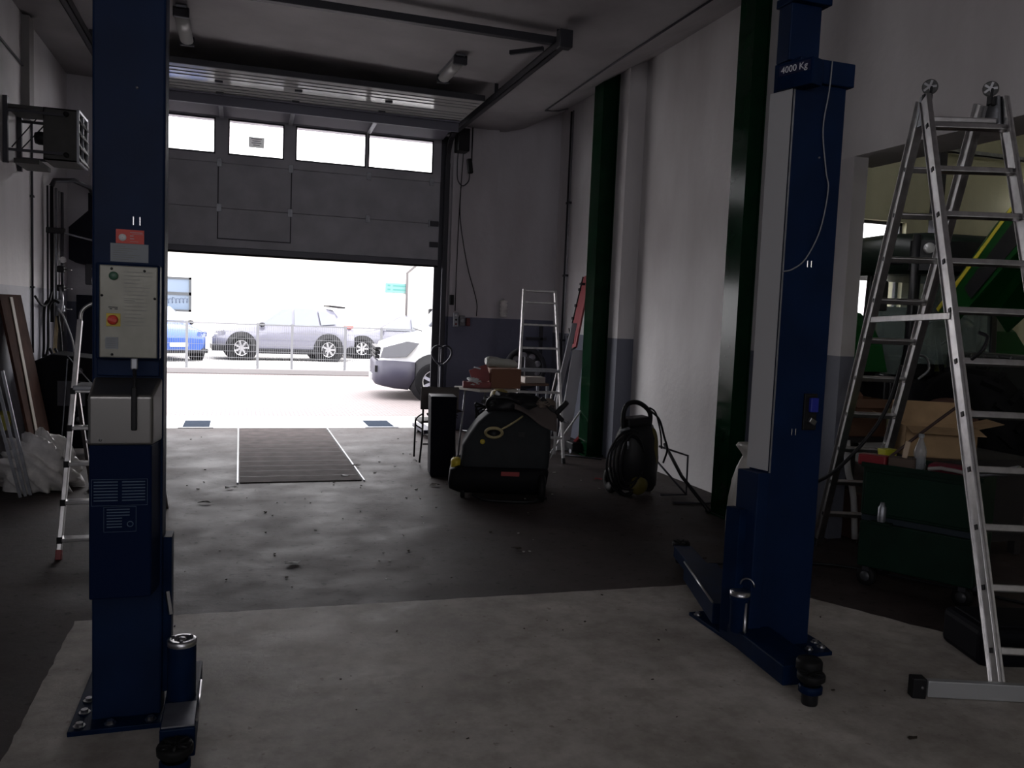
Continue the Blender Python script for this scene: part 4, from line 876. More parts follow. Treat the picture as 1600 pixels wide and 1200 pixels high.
def cabinet():
    t = thing('cabinet', 'tall dark navy cabinet in the far left corner behind the stepladder rail', 'cabinet', (-1.4, 10.9, 0))
    nm = mat('cabinet_navy', (.010, .011, .022), .6, spec=.1)
    MB().box(-1.80, -1.30, 10.75, 11.2, 0, 1.66).build('body', nm, t, bevel=.006)
    for x0 in (-1.79, -1.545): MB().box(x0, x0+.235, 10.735, 10.75, .06, 1.62).build('door', nm, t, bevel=.004)
    for x in (-1.58, -1.52): MB().box(x-.006, x+.006, 10.715, 10.735, .9, 1.05).build('handle', dkmetal, t)
cabinet()
def compressor():
    t = thing('compressor', 'dark hooded machine standing against the left wall behind the brown boards', 'machine', (-1.6, 9.4, 0))
    cm = mat('machine_black', (.007, .007, .010), .6, spec=.08)
    m = MB(); m.prism([(-1.94, 9.15, .12), (-1.34, 9.15, .12), (-1.34, 9.15, 1.02), (-1.64, 9.15, 1.05), (-1.76, 9.15, 1.06), (-1.94, 9.15, .97)], (0, 0, 0), (0, .62, 0)); m.build('housing', cm, t, bevel=.02)
    for x in (-1.88, -1.40):
        for y in (9.2, 9.7): MB().box(x-.03, x+.03, y-.03, y+.03, 0, .12).build('foot', black, t)
    MB().box(-1.7, -1.45, 9.135, 9.15, .55, .8).build('vent_panel', dkmetal, t, bevel=.004)
    MB().lathe([(.03, 0), (.03, .03), (.001, .03)], (-1.5, 9.15, .9), (0, -1, 0)).build('knob', galv, t)
    MB().lathe([(.03, 0), (.03, .03), (.001, .03)], (-1.5, 9.15, .42), (0, -1, 0)).build('knob', galv, t)
    MB().tube(smooth_path([(-1.42, 9.12, .62), (-1.38, 9.1, .52), (-1.34, 9.1, .6), (-1.30, 9.1, .5), (-1.26, 9.1, .56)]), .008, 6).build('cable', galv, t)
compressor()
hose('rod', 'thin pale rod leaning upright at the left corner of the hooded machine', [(-1.66, 9.05, .05), (-1.63, 9.08, .5), (-1.60, 9.1, 1.02)], .006, galv, 'rod')
hose('rod', 'thin pale rod slanting across the top of the hooded machine', [(-1.60, 9.1, 1.05), (-1.44, 9.08, .85), (-1.24, 9.06, .60)], .006, galv, 'rod')
# brown boards leaning on the left wall
def lean(name, lab, a, b, c, d, th, m, cat='board', bevel=.003):
    """a,b = bottom corners, c,d = top corners"""
    A, B, C_, D = map(Vector, (a, b, c, d)); n = (B-A).cross(D-A).normalized()*th
    o = MB().prism([A, B, C_, D], (0, 0, 0), n).build(name, m, bevel=bevel); return tag(o, lab, cat)
lean('board', 'wide dark brown board leaning on the left wall at the picture edge', (-1.66, 8.06, 0), (-1.66, 8.8, 0), (-1.955, 8.8, 1.62), (-1.955, 8.06, 1.62), .022, wood_dk)
lean('board', 'narrow light strip leaning over the brown board', (-1.632, 8.20, 0.0), (-1.632, 8.28, 0.0), (-1.927, 8.44, 1.60), (-1.927, 8.35, 1.60), .008, mat('pale_strip', (.40, .34, .28), .6))
for k, (y, dy, lab) in enumerate(((7.38, -.03, 'leftmost'), (7.42, -.02, 'middle'), (7.46, -.01, 'rightmost'))):
    o = MB().bar((-1.58-.045*(2-k)*.6, y, .02), (-1.77-.03*(2-k), y+dy, .92+.05*k), .022, .014, (0, 1, 0)).build('metal_profile', galv); tag(o, 'long silver metal profile leaning over the plastic bag, %s of three' % lab, 'profile')
# plastic sheet bag
m = MB().blob((-1.58, 7.76, .17), .28, .23, .29, 5, .24, 48, 30, fl=-.56, cr=1.7); o = m.build('plastic_bag', poly); tag(o, 'big translucent plastic bag heaped on the floor by the left wall', 'bag')
m = MB().blob((-1.12, 7.72, .025), .07, .05, .05, 9, .35, 20, 12, fl=-.5); o = m.build('plastic_scrap', poly); tag(o, 'small crumpled plastic scrap on the floor behind the left stepladder', 'scrap')
o = MB().obox((-1.9, 8.02, .62), .10, .12, .16, rx=.2).build('duster', mat('dull_yellow', (.30, .28, .05), .7), bevel=.03); tag(o, 'dull yellow pad tucked behind the metal profiles at the left edge', 'pad')
o.location.z = .46
# left stepladder
def small_ladder(name, lab, loc, rz, h, w0, w1, steps, lean_y, zs, hoop=False, platform=None, rear=.9):
    """front stiles start at local y=0 and lean to +y"""
    t = thing(name, lab, 'ladder', loc, rz)
    def P(s, z): f = z/h; return Vector((s*(w0+(w1-w0)*f)/2, lean_y*f, z))
    for s in (-1, 1):
        o = MB().bar(P(s, 0.02), P(s, h), .028, .05, (0, 1, 0)).build('front_stile', alu, t, local=True, bevel=.004)
        MB().bar(P(s, 0), P(s, .06), .034, .056, (0, 1, 0)).build('rubber_foot', red if hoop else black, t, local=True, bevel=.004)
    for z in zs:
        a, b = P(-1, z), P(1, z); MB().box(a.x+.012, b.x-.012, a.y-.035, a.y+.045, z-.012, z+.012).build('step', alu, t, local=True, bevel=.004)
        for e, s in ((a, 1), (b, -1)): MB().box(e.x-.016, e.x+.016, e.y-.032, e.y-.026, z-.02, z+.02).build('step_plug', black, t, local=True) if hoop and s == 1 else None
    yr = lean_y+rear; ht = platform if platform else h-.08
    for s in (-1, 1):
        q = P(s, ht); MB().bar((q.x*1.15, yr, 0.0), (q.x*.95, q.y+.03, ht), .022, .03, (0, 1, 0)).build('rear_stile', alu, t, local=True, bevel=.003)
    for f in (.25, .6):
        q = P(1, ht); y = yr+(q.y+.03-yr)*f; MB().bar((-q.x*1.08, y, ht*f), (q.x*1.08, y, ht*f), .02, .02).build('rear_brace', alu, t, local=True)
    if hoop:
        a = P(-1, h); b = P(1, h)
        MB().tube(smooth_path([a-Vector((0, 0, .02)), a+Vector((.01, .01, .06)), a+Vector((.07, .02, .11)), a+Vector((.16, .02, .12)), b+Vector((-.16, .02, .12)), b+Vector((-.07, .02, .11)), b+Vector((-.01, .01, .06)), b-Vector((0, 0, .02))]), .011, 8).build('hand_rail', alu, t, local=True)
    if platform:
        q = P(1, platform); MB().box(-q.x, q.x, q.y-.05, q.y+.22, platform-.015, platform+.015).build('platform', galv, t, local=True, bevel=.006)
    return t
small_ladder('stepladder', 'aluminium stepladder with red feet behind the left lift column', (-.78, 5.62, 0), 0, 1.47, .52, .42, 5, .43, (.12, .34, .57, .79, 1.02), hoop=True, platform=1.04)
small_ladder('stepladder', 'aluminium stepladder standing behind the floor scrubber, legs spread', (3.18, 8.58, 0), -.12, 1.93, .56, .36, 7, .34, (.28, .53, .78, 1.27, 1.53, 1.78, 1.91), platform=1.02, rear=.75)
# ============================================================ centre group
def chair():
    t = thing('chair', 'metal tube chair with a plain brown-grey back plate, seen from behind', 'chair', (2.03, 8.8, 0))
    MB().box(1.825, 2.24, 8.59, 8.61, .595, .835).build('backrest', mat('chair_back', (.10, .085, .08), .5), t, bevel=.02)
    MB().box(1.85, 2.24, 8.66, 9.03, .44, .465).build('seat', mat('chair_seat', (.05, .04, .035), .6), t, bevel=.012)
    for s, x in ((-1, 1.86), (1, 2.215)):
        MB().tube(smooth_path([(x-.03*s*-1*.6, 8.64, .02), (x, 8.63, .3), (x, 8.62, .5), (x, 8.62, .62)]), .011, 8).build('leg', black, t)
        MB().tube([(x, 9.02, .02), (x, 9.0, .44)], .011, 8).build('leg', black, t)
        MB().tube([(x, 8.63, .44), (x, 9.0, .44)], .010, 8).build('side_rail', black, t)
    MB().tube(smooth_path([(1.86, 8.62, .55), (1.80, 8.64, .50), (1.79, 8.66, .43), (1.86, 8.7, .38), (1.88, 8.8, .36)]), .008, 8).build('arm_loop', black, t)
    MB().tube([(1.87, 8.63, .22), (2.21, 8.63, .22)], .009, 8).build('stretcher', black, t)
chair()
o = MB().blob((2.12, 8.78, .565), .13, .14, .11, 21, .35, 26, 16, fl=-.85, cr=1.8).build('cloth_bundle', mat('dark_brown_cloth', (.05, .03, .03), .9)); tag(o, 'dark rumpled bundle lying on the chair behind the black bin', 'bundle')
def bin_():
    t = thing('tall_bin', 'tall black plastic bin standing in front of the chair', 'bin', (1.93, 8.05, 0), -.12)
    m = MB(); rg = []
    for (z, w, d) in ((0, .105, .12), (.03, .115, .13), (.77, .128, .15), (.80, .132, .155)): rg.append([Vector(p) for p in ((-w, -d, z), (w, -d, z), (w, d, z), (-w, d, z))])
    m.loft(rg, smooth=False); m.build('body', mat('bin_black', (.006, .006, .012), .7, spec=.08), t, local=True, bevel=.012)
    MB().box(-.125, .125, -.148, .148, .797, .803).build('lid', black, t, local=True, bevel=.01)
bin_()
def table():
    t = thing('table', 'narrow table with pale top and thin metal legs behind the floor scrubber', 'table', (2.65, 8.7, 0))
    MB().prism([(2.24, 8.82, 0), (2.42, 8.42, 0), (2.86, 8.45, 0), (2.86, 8.90, 0)][::-1], (0, 0, .80), (0, 0, .83)).build('tabletop', mat('table_white', (.5, .47, .42), .5), t, bevel=.004)
    for x, y, dx, dy in ((2.34, 8.72, -.06, .0), (2.50, 8.50, -.03, -.02), (2.82, 8.52, .02, -.03), (2.82, 8.84, .02, .03)): MB().cyl((x, y, .80), (x+dx, y+dy, 0), .011, 8).build('leg', galv, t)
    MB().tube([(2.32, 8.72, .35), (2.49, 8.50, .35)], .008, 8).build('stretcher', galv, t)
table()
def redbox():
    t = thing('toolbox', 'open red toolbox on the pale table, lid raised', 'toolbox', (2.43, 8.62, .832), -.2)
    m = MB(); m.box(-.14, .16, -.07, .07, 0, .012); m.box(-.14, .16, -.07, -.06, 0, .065); m.box(-.14, .16, .06, .07, 0, .065); m.box(-.14, -.13, -.07, .07, 0, .065); m.box(.15, .16, -.07, .07, 0, .065)
    m.build('tray', red, t, local=True)
    MB().obox((.05, .10, .13), .20, .012, .18, ry=-.35).build('lid', red, t, local=True, bevel=.004)
    MB().bar((-.02, .09, .215), (.05, .09, .20), .02, .014).build('handle', galv, t, local=True)
redbox()
o = MB().blob((2.405, 8.60, .925), .062, .05, .05, 31, .4, 24, 14, fl=-.7, cr=1.6).build('crumpled_cloth', mat('white_cloth', (.7, .7, .72), .8)); tag(o, 'crumpled white cloth lying in the red toolbox', 'cloth'); o.location.z = .846
def cbox():
    t = thing('cardboard_box', 'brown cardboard box on the pale table under the bubble wrap', 'box', (2.76, 8.66, .832), -.12)
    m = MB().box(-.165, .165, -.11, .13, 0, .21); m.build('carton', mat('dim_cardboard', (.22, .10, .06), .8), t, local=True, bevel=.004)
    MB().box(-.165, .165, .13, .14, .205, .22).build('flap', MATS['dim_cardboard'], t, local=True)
cbox()
m = MB(); rg = []
for k in range(13):
    f = k/12; c = Vector((2.53+.36*f, 8.62+.02*f, 1.09-.035*f)); r = (.058 if 0 < k < 12 else .035)*(1-.25*f)
    rg.append([c+Vector((0, math.cos(a)*r*1.3, math.sin(a)*r*(1+.1*math.sin(3*a+k)))) for a in [2*PI*i/14 for i in range(14)]])
m.loft(rg); o = m.build('wrap_roll', mat('bubble_wrap', (.45, .46, .42), .45, bump=.5, bscale=60)); tag(o, 'roll of pale bubble wrap lying on top of the brown cardboard box', 'roll'); o.location.z = 1.045
def jack():
    t = thing('pallet_truck', 'pallet truck with heart-shaped handle loop, parked right of the door', 'pallet truck', (2.44, 10.3, 0))
    dm = mat('truck_dark', (.05, .05, .075), .45)
    MB().cyl((2.44, 10.3, .12), (2.44, 10.3, .98), .022, 12).build('shaft', dm, t)
    MB().tube(smooth_path([(2.44, 10.3, .95), (2.36, 10.3, 1.02), (2.315, 10.3, 1.10), (2.325, 10.3, 1.17), (2.38, 10.3, 1.205), (2.44, 10.3, 1.19), (2.50, 10.3, 1.205), (2.555, 10.3, 1.17), (2.565, 10.3, 1.10), (2.52, 10.3, 1.02), (2.44, 10.3, .95)]), .014, 8)  .build('handle_loop', dm, t)
    MB().bar((2.43, 10.29, 1.0), (2.43, 10.29, 1.17), .012, .012).build('release_lever', dm, t)
    MB().box(2.33, 2.55, 10.3, 10.48, .12, .32).build('pump_housing', dm, t, bevel=.02)
    for x in (2.27, 2.50): MB().box(x, x+.14, 10.45, 11.2, .06, .11).build('fork', dm, t, bevel=.006)
    for x in (2.40, 2.45): MB().cyl((x, 10.33, .085), (x+.04, 10.33, .085), .085, 18).build('wheel', rubber, t)
    for x in (2.31, 2.54): MB().cyl((x, 11.05, .04), (x+.06, 11.05, .04), .04, 14).build('roller', rubber, t)
jack()
# steel wheel rims stacked in the corner
def rim(c, ax, r, lab):
    t = thing('wheel_rim', lab, 'wheel', (c[0], c[1], c[2]-r))
    c = Vector(c); ax = Vector(ax).normalized(); q = Vector((0, 0, 1)).rotation_difference(ax)
    m = MB().lathe([(r*.80, -.09), (r, -.07), (r*1.0, .06), (r*.82, .09), (r*.78, .05), (r*.78, -.09)], c, ax, 32); m.build('tyre', mat('matt_tyre', (.03, .03, .04), .8), t)
    m = MB().lathe([(r*.78, .02), (r*.74, .05), (r*.45, .07), (r*.2, .03), (.001, .03)], c, ax, 32); d = m.build('disc', mat('rim_grey', (.05, .05, .06), .5), t)
    for k in range(9):
        a = 2*PI*k/9; p = c+q @ Vector((math.cos(a)*r*.60, math.sin(a)*r*.60, .058)); MB().lathe([(.045, .0), (.045, .008), (.001, .008)], p, ax, 10).build('vent_hole', mat('light_grey_cap', (.30, .30, .34), .5), t)
t0 = (3.78, 10.85, .98)
rim((3.74, 10.80, .92), (-.35, -1, .1), .29, 'grey spotted wheel propped on the stack, upper one in the far corner')
rim((3.72, 10.9, .33), (-.25, -1, .15), .29, 'grey spotted wheel at the bottom of the stack in the far corner')
def stand():
    t = thing('tyre_stand', 'dark upright stand with a crossbar in the far right corner', 'stand', (4.02, 11.0, 0))
    MB().box(4.0, 4.045, 10.98, 11.02, 0, 1.50).build('pole', dkmetal, t); MB().box(3.80, 4.1, 10.98, 11.02, 1.30, 1.34).build('crossbar', dkmetal, t, bevel=.004)
    MB().box(4.03, 4.2, 10.85, 11.2, 0, .04).build('foot_plate', dkmetal, t, bevel=.006)
stand()
for o in [x for x in COL.objects if x.name == 'foot_plate']: pass
def sidecab():
    t = thing('side_table', 'small low stand behind the stepladder holding a box', 'stand', (3.70, 9.95, 0))
    MB().box(3.35, 3.8, 10.0, 10.4, .74, .77).build('tabletop', mat('brown_top', (.16, .09, .06), .6), t, bevel=.004)
    for x in (3.37, 3.78):
        for y in (10.02, 10.38): MB().box(x-.015, x+.015, y-.015, y+.015, 0, .74).build('leg', galv, t)
sidecab()
o = MB().box(3.48, 3.76, 10.04, 10.22, .772, .85).build('box', mat('pale_box', (.45, .40, .36), .7), bevel=.004); tag(o, 'flat pale box on the small stand behind the stepladder', 'box')
o = MB().cyl((3.56, 10.3, .772), (3.56, 10.3, 1.1), .008, 8).build('rod', galv); tag(o, 'thin upright rod on the small stand behind the stepladder', 'rod')
# white boards and the red creeper by the far column
lean('panel', 'wide white panel leaning against the wall left of the far green column', (3.70, 9.42, .0), (3.86, 9.42, .0), (4.14, 9.72, 1.22), (3.98, 9.72, 1.22), .025, mat('white_panel', (.55, .55, .58), .5))
lean('panel', 'narrow pale grey panel leaning left of the wide white one', (3.58, 9.56, .0), (3.65, 9.56, .0), (4.06, 9.80, 1.56), (3.99, 9.80, 1.56), .02, mat('grey_panel', (.35, .35, .38), .5))
o = MB().cyl((3.52, 9.12, .02), (4.2, 9.3, .84), .012, 8).build('pole', white_pl); tag(o, 'thin white pole slanting across the white panels to the far green column', 'pole')
hose('pole', 'white pole with black tip standing beside the stepladder foot', [(3.50, 8.95, .03), (3.54, 9.03, .45), (3.58, 9.1, .8)], .018, white_pl, 'pole')
def creeper():
    t = thing('creeper_board', 'red padded mechanics board with black frame leaning high beside the far column', 'creeper', (4.15, 9.95, 1.25))
    a, b, c, d = Vector((4.13, 10.16, 1.33)), Vector((4.08, 9.80, 1.25)), Vector((4.22, 9.76, 2.20)), Vector((4.24, 10.02, 2.16))
    n = Vector((-1, -.15, .1)).normalized()*.03
    MB().prism([a, (a+b)/2-Vector((0, 0, .07)), b, c, d], (0, 0, 0), n).build('pad', mat('faded_red', (.34, .07, .08), .55), t, bevel=.008)
    MB().tube([a+n, d+n], .014, 8).build('side_rail', black, t); MB().tube([a+n, (a+b)/2-Vector((0, 0, .07))+n, b+n], .014, 8).build('end_rail', black, t)
    for f in (.05, .35, .55, .8): p = a.lerp(d, f)+n; MB().obox(p, .05, .05, .04).build('castor', black, t, bevel=.008)
    for k in range(3): p = a.lerp(b, .35+.17*k)+n*1.1+Vector((0, 0, .02)); MB().bar(p, p+Vector((0, .08-.06*k, .17)), .012, .012).build('strap', black, t)
    MB().box(4.12, 4.33, 9.88, 9.92, 2.05, 2.08).build('wall_hook', dkmetal, t)
creeper()
def trolley():
    t = thing('trolley_jack', 'small dark trolley jack with red arm under the leaning white panels', 'jack', (3.92, 9.35, 0))
    MB().box(3.80, 4.06, 9.14, 9.36, .03, .14).build('frame', black, t, bevel=.02)
    MB().bar((3.86, 9.20, .13), (3.98, 9.30, .20), .05, .04).build('lift_arm', red, t, bevel=.008)
    MB().cyl((3.98, 9.30, .18), (3.98, 9.30, .24), .035, 14).build('saddle', red, t)
    for x in (3.8, 4.02): MB().cyl((x, 9.2, .035), (x+.03, 9.2, .035), .035, 12).build('wheel', galv, t)
trolley()
o = MB().cyl((3.63, 9.08, .011), (4.0, 8.72, .011), .010, 8).build('rod', dkmetal); tag(o, 'dark rod lying on the floor at the foot of the white panels', 'rod')

# ---- floor scrubber
def scrubber():
    t = thing('floor_scrubber', 'bulky grey and black floor scrubber with yellow caps in the middle of the hall', 'cleaning machine', (2.25, 7.0, 0))
    tank = mat('scrubber_grey', (.030, .033, .036), .65, spec=.12, var=.08)
    def ring(x0, x1, y0, y1, z, r=.10, tilt=0):
        p = []
        for (cx, cy, a0) in ((x1-r, y1-r, 0), (x0+r, y1-r, PI/2), (x0+r, y0+r, PI), (x1-r, y0+r, 1.5*PI)):
            for k in range(4):
                a = a0+PI/2*k/3; p.append(Vector((cx+r*math.cos(a), cy+r*math.sin(a), z+tilt*(cx-x0))))
        return p
    MB().loft([ring(1.90, 2.66, 6.86, 7.44, .24, .05), ring(1.90, 2.68, 6.84, 7.46, .30, .05), ring(1.91, 2.69, 6.86, 7.46, .47, .05), ring(1.97, 2.69, 6.89, 7.45, .57, .05), ring(2.04, 2.69, 6.92, 7.44, .67, .05), ring(2.12, 2.68, 6.97, 7.42, .74, .05), ring(2.17, 2.66, 7.01, 7.38, .765, .05)]).build('tank', tank, t, bevel=0)
    MB().loft([ring(1.88, 2.60, 6.88, 7.42, .05, .05), ring(1.81, 2.62, 6.82, 7.46, .09, .05), ring(1.80, 2.66, 6.80, 7.48, .14, .05), ring(1.81, 2.68, 6.80, 7.48, .26, .05), ring(1.88, 2.67, 6.84, 7.46, .29, .05)]).build('chassis', mat('chassis_black', (.008, .008, .010), .6, spec=.1), t)
    MB().lathe([(.045, 0), (.048, .02), (.048, .06), (.04, .075), (.001, .08)], (1.865, 6.93, .27), (0, -.3, 1), 18).build('yellow_cap', yellow, t)
    MB().lathe([(.022, 0), (.022, .018), (.016, .022), (.001, .022)], (2.09, 6.885, .505), (0, -1, .2), 16).build('yellow_knob', yellow, t)
    hz = mat('beige_hose', (.45, .38, .20), .6)
    c = Vector((2.185, 6.855, .595)); 
    MB().tube([c+Vector((.072*math.cos(a), -.02+.03*math.sin(a)*-1, .045*math.sin(a))) for a in [2*PI*k/24 for k in range(24)]], .014, 8, closed=True).build('hose_ring', hz, t)
    MB().lathe([(.055, 0), (.055, .01), (.001, .012)], c+Vector((0, .03, 0)), (0, -1, .5), 20).build('recess', black, t)
    MB().tube(smooth_path([c+Vector((.06, -.03, .03)), c+Vector((.13, -.02, .07)), c+Vector((.20, .03, .11)), c+Vector((.25, .1, .14))]), .009, 8).build('hose', hz, t)
    MB().box(2.26, 2.42, 6.788, 6.80, .225, .262).build('label_plate', mat('dull_red', (.30, .03, .03), .5), t, bevel=.002)
    MB().box(2.40, 2.46, 6.875, 6.885, .56, .60).build('vent', black, t)
    MB().lathe([(.10, -.03), (.125, -.02), (.125, .02), (.10, .03), (.04, .03), (.04, -.03), (.1, -.03)], (2.62, 6.83, .125), (1, 0, 0), 24).build('wheel', rubber, t)
    MB().lathe([(.10, -.03), (.125, -.02), (.125, .02), (.10, .03), (.04, .03), (.04, -.03), (.1, -.03)], (2.62, 7.42, .125), (1, 0, 0), 24).build('wheel', rubber, t)
    MB().lathe([(.05, -.02), (.06, -.015), (.06, .015), (.05, .02), (.001, .02)], (1.93, 6.9, .06), (1, 0, 0), 18).build('castor', rubber, t)
    MB().tube(smooth_path([(2.02, 6.82, .05), (2.15, 6.74, .02), (2.5, 6.72, .02), (2.66, 6.8, .04)]), .016, 8).build('squeegee', black, t)
    m = MB(); m.tube(smooth_path([(2.16, 7.1, .74), (2.12, 7.05, .82), (2.16, 7.0, .88), (2.30, 6.98, .89), (2.42, 7.0, .84)]), .018, 8); m.build('push_handle', black, t)
    MB().blob((2.38, 7.16, .82), .27, .15, .095, 41, .22, 22, 12, cr=1.5).build('control_hood', black, t)
    MB().tube(smooth_path([(2.66, 7.0, .72), (2.72, 6.98, .60), (2.725, 6.98, .45), (2.70, 6.98, .36)]), .006, 6).build('side_cable', white_pl, t)
scrubber()
# things heaped on the scrubber
def cloth_heap():
    m = MB(); nx, ny = 14, 9; vs = []
    for j in range(ny+1):
        for i in range(nx+1):
            u = i/nx; v = j/ny; x = 2.36+.38*u; y = 6.90+.22*v; z = .80-.10*u*(1-v)*1.0+.05*v+.014*math.sin(7*u+4*v)+.01*math.sin(13*u*v+2)
            if v < .3: z -= .10*(0.3-v)/.3*u
            vs.append(Vector((x, y, z)))
    n = len(vs); vs += [v-Vector((0, 0, .008)) for v in vs]; W_ = nx+1
    fs = [(j*W_+i, j*W_+i+1, (j+1)*W_+i+1, (j+1)*W_+i) for j in range(ny) for i in range(nx)] + [(n+j*W_+i, n+(j+1)*W_+i, n+(j+1)*W_+i+1, n+j*W_+i+1) for j in range(ny) for i in range(nx)]
    per = [i for i in range(W_)] + [j*W_+nx for j in range(1, ny+1)] + [ny*W_+i for i in range(nx-1, -1, -1)] + [j*W_ for j in range(ny-1, 0, -1)]
    fs += [(per[k], n+per[k], n+per[(k+1) % len(per)], per[(k+1) % len(per)]) for k in range(len(per))]
    m.add(vs, fs, True); o = m.build('work_cloth', mat('grey_brown_cloth', (.11, .09, .085), .9)); return tag(o, 'grey-brown cloth draped over the right top of the floor scrubber', 'cloth')
cloth_heap()
o = MB().blob((2.64, 7.05, .845), .08, .07, .04, 51, .3, 20, 12, cr=1.3).build('work_glove', mat('tan_cloth', (.20, .16, .13), .9)); tag(o, 'lighter tan glove-like rag on the grey-brown cloth', 'rag')
def grip():
    t = thing('spray_lance', 'black pistol grip lance lying over the right edge of the floor scrubber', 'lance', (2.78, 7.0, .7))
    MB().bar((2.60, 7.02, .90), (2.80, 6.98, .70), .035, .04).build('barrel', black, t, bevel=.01)
    MB().bar((2.73, 6.98, .76), (2.83, 6.96, .88), .045, .05).build('grip', black, t, bevel=.015)
    MB().cyl((2.80, 6.98, .70), (2.85, 6.97, .69), .01, 8).build('nozzle', galv, t)
grip()
def vac():
    t = thing('vacuum_head', 'yellowish round canister with black hoses standing behind the floor scrubber', 'canister', (2.49, 7.95, 0))
    MB().lathe([(.13, 0), (.14, .02), (.14, .62), (.12, .70), (.001, .70)], (2.49, 7.95, 0), (0, 0, 1), 24).build('canister', black, t)
    MB().lathe([(.085, .70), (.095, .72), (.095, .82), (.08, .86), (.04, .88), (.001, .88)], (2.49, 7.95, 0), (0, 0, 1), 24).build('dome', mat('dull_ochre', (.30, .23, .07), .5), t)
    for k in range(4): MB().tube(smooth_path([(2.36-.02*k, 7.85, .72), (2.24-.01*k, 7.84, .62+.04*k), (2.22+.02*k, 7.84, .5+.03*k), (2.32, 7.86, .42+.05*k)]), .010, 8).build('hose_loop', black, t)
vac()

for o in list(COL.objects):
    if o.parent is None and o.name in ('floor_scrubber', 'work_cloth', 'work_glove', 'spray_lance'):
        c0 = Vector((2.28, 7.1, 0)); r_ = Matrix.Rotation(-.28, 4, 'Z'); o.location = c0 + (r_ @ (o.location-c0)); o.rotation_euler.z -= .28
# ---- pressure washer
def pwasher():
    t = thing('pressure_washer', 'black and yellow pressure washer with coiled hose near the right wall', 'pressure washer', (3.5, 6.85, 0))
    def P(x, z, y=6.80): return Vector((x, y, z))
    MB().loft([[Vector((3.52+sx*w*math.cos(a)-0, 6.92+.16*math.sin(a)*w/.2, z)) for a in [2*PI*k/20 for k in range(20)]] for (z, w, sx) in ((.06, .17, 1), (.10, .21, 1), (.35, .22, 1), (.55, .20, 1), (.66, .15, 1), (.70, .08, 1))]).build('housing', black, t)
    MB().blob((3.64, 6.83, .42), .055, .05, .22, 3, .04).build('yellow_panel', mat('dark_yellow', (.10, .08, .012), .5), t)
    MB().blob((3.49, 6.77, .12), .09, .04, .09, 4, .03).build('yellow_panel', MATS['dark_yellow'], t)
    h = MB().tube(smooth_path([(3.34, 6.84, .62), (3.33, 6.83, .78), (3.37, 6.83, .86), (3.46, 6.83, .875), (3.55, 6.83, .83), (3.60, 6.83, .76), (3.60, 6.84, .62)]), .022, 10).build('handle', black, t)
    MB().obox((3.47, 6.86, .70), .24, .18, .08, ry=-.1).build('control_box', black, t, bevel=.02)
    MB().cyl((3.27, 6.76, .62), (3.36, 6.76, .65), .014, 10).build('connector', galv, t)
    MB().cyl((3.35, 6.74, .46), (3.35, 6.74, .53), .010, 10).build('connector', galv, t)
    for x in (3.34, 3.72): MB().lathe([(.09, -.03), (.12, -.025), (.12, .025), (.09, .03), (.03, .03), (.03, -.03), (.09, -.03)], (x, 7.05, .12), (1, 0, 0), 24).build('wheel', rubber, t)
    for k in range(5):
        c = Vector((3.34+.012*k, 6.76-.012*k, .33+.006*k)); rx = .21-.016*k; rz_ = .30-.02*k
        MB().tube([c+Vector((rx*math.cos(a), .05*math.cos(a), rz_*math.sin(a)+.03*math.sin(2*a+k))) for a in [2*PI*i/32 for i in range(32)]], .010, 6, closed=True).build('hose_coil', black, t)
    MB().tube(smooth_path([(3.60, 6.83, .80), (3.68, 6.80, .72), (3.74, 6.80, .56), (3.79, 6.82, .44), (3.80, 6.9, .3)]), .010, 8).build('hose', black, t)
    MB().tube(smooth_path([(3.58, 6.82, .83), (3.64, 6.80, .78), (3.70, 6.80, .60), (3.72, 6.8, .45)]), .008, 8).build('cable', black, t)
pwasher()
o = MB().tube([(3.86, 7.0, .46), (3.80, 6.55, .24), (3.84, 6.12, .015)], .016, 8).build('lance', black); tag(o, 'black spray lance leaning from the pressure washer down to the floor', 'lance')
def frame_():
    t = thing('lance_stand', 'thin dark tube frame standing on the floor right of the pressure washer', 'stand', (3.92, 6.6, 0))
    MB().tube([(3.80, 7.0, .44), (4.0, 6.80, .38), (3.98, 6.76, .02), (3.72, 6.78, .02)], .011, 8).build('tube_frame', dkmetal, t)
    MB().tube([(3.78, 7.05, .32), (3.95, 6.72, .04)], .010, 8).build('brace', dkmetal, t)
    MB().tube([(3.7, 6.5, .012), (4.05, 6.42, .012)], .010, 8).build('floor_tube', dkmetal, t)
frame_()
# sack by the near column
def sack():
    t = thing('sack', 'white plastic sack tied at the top, between the green column and the lift', 'sack', (3.55, 5.15, 0))
    rg = []
    r0 = random.Random(5)
    for k, (z, r) in enumerate(((0, .05), (.01, .10), (.08, .125), (.2, .13), (.35, .128), (.48, .11), (.58, .085), (.64, .06), (.67, .045), (.70, .06), (.74, .09), (.76, .08))):
        rg.append([Vector((3.54+math.cos(a)*r*(1+.10*math.sin(5*a+k*.8)+.05*math.sin(9*a-k)), 5.16+math.sin(a)*r*(1+.08*math.sin(4*a+k)), z)) for a in [2*PI*i/32 for i in range(32)]])
    MB().loft(rg).build('bag', mat('sack_plastic', (.50, .48, .44), .35, bump=.4, bscale=25), t)
    MB().tube(smooth_path([(3.49, 5.08, .69), (3.54, 5.06, .68), (3.60, 5.08, .69)]), .005, 6).build('tie', black, t)
    MB().tube(smooth_path([(3.55, 5.06, .69), (3.555, 5.04, .64), (3.53, 5.03, .60), (3.51, 5.03, .63)]), .006, 6).build('hook', black, t)
sack()
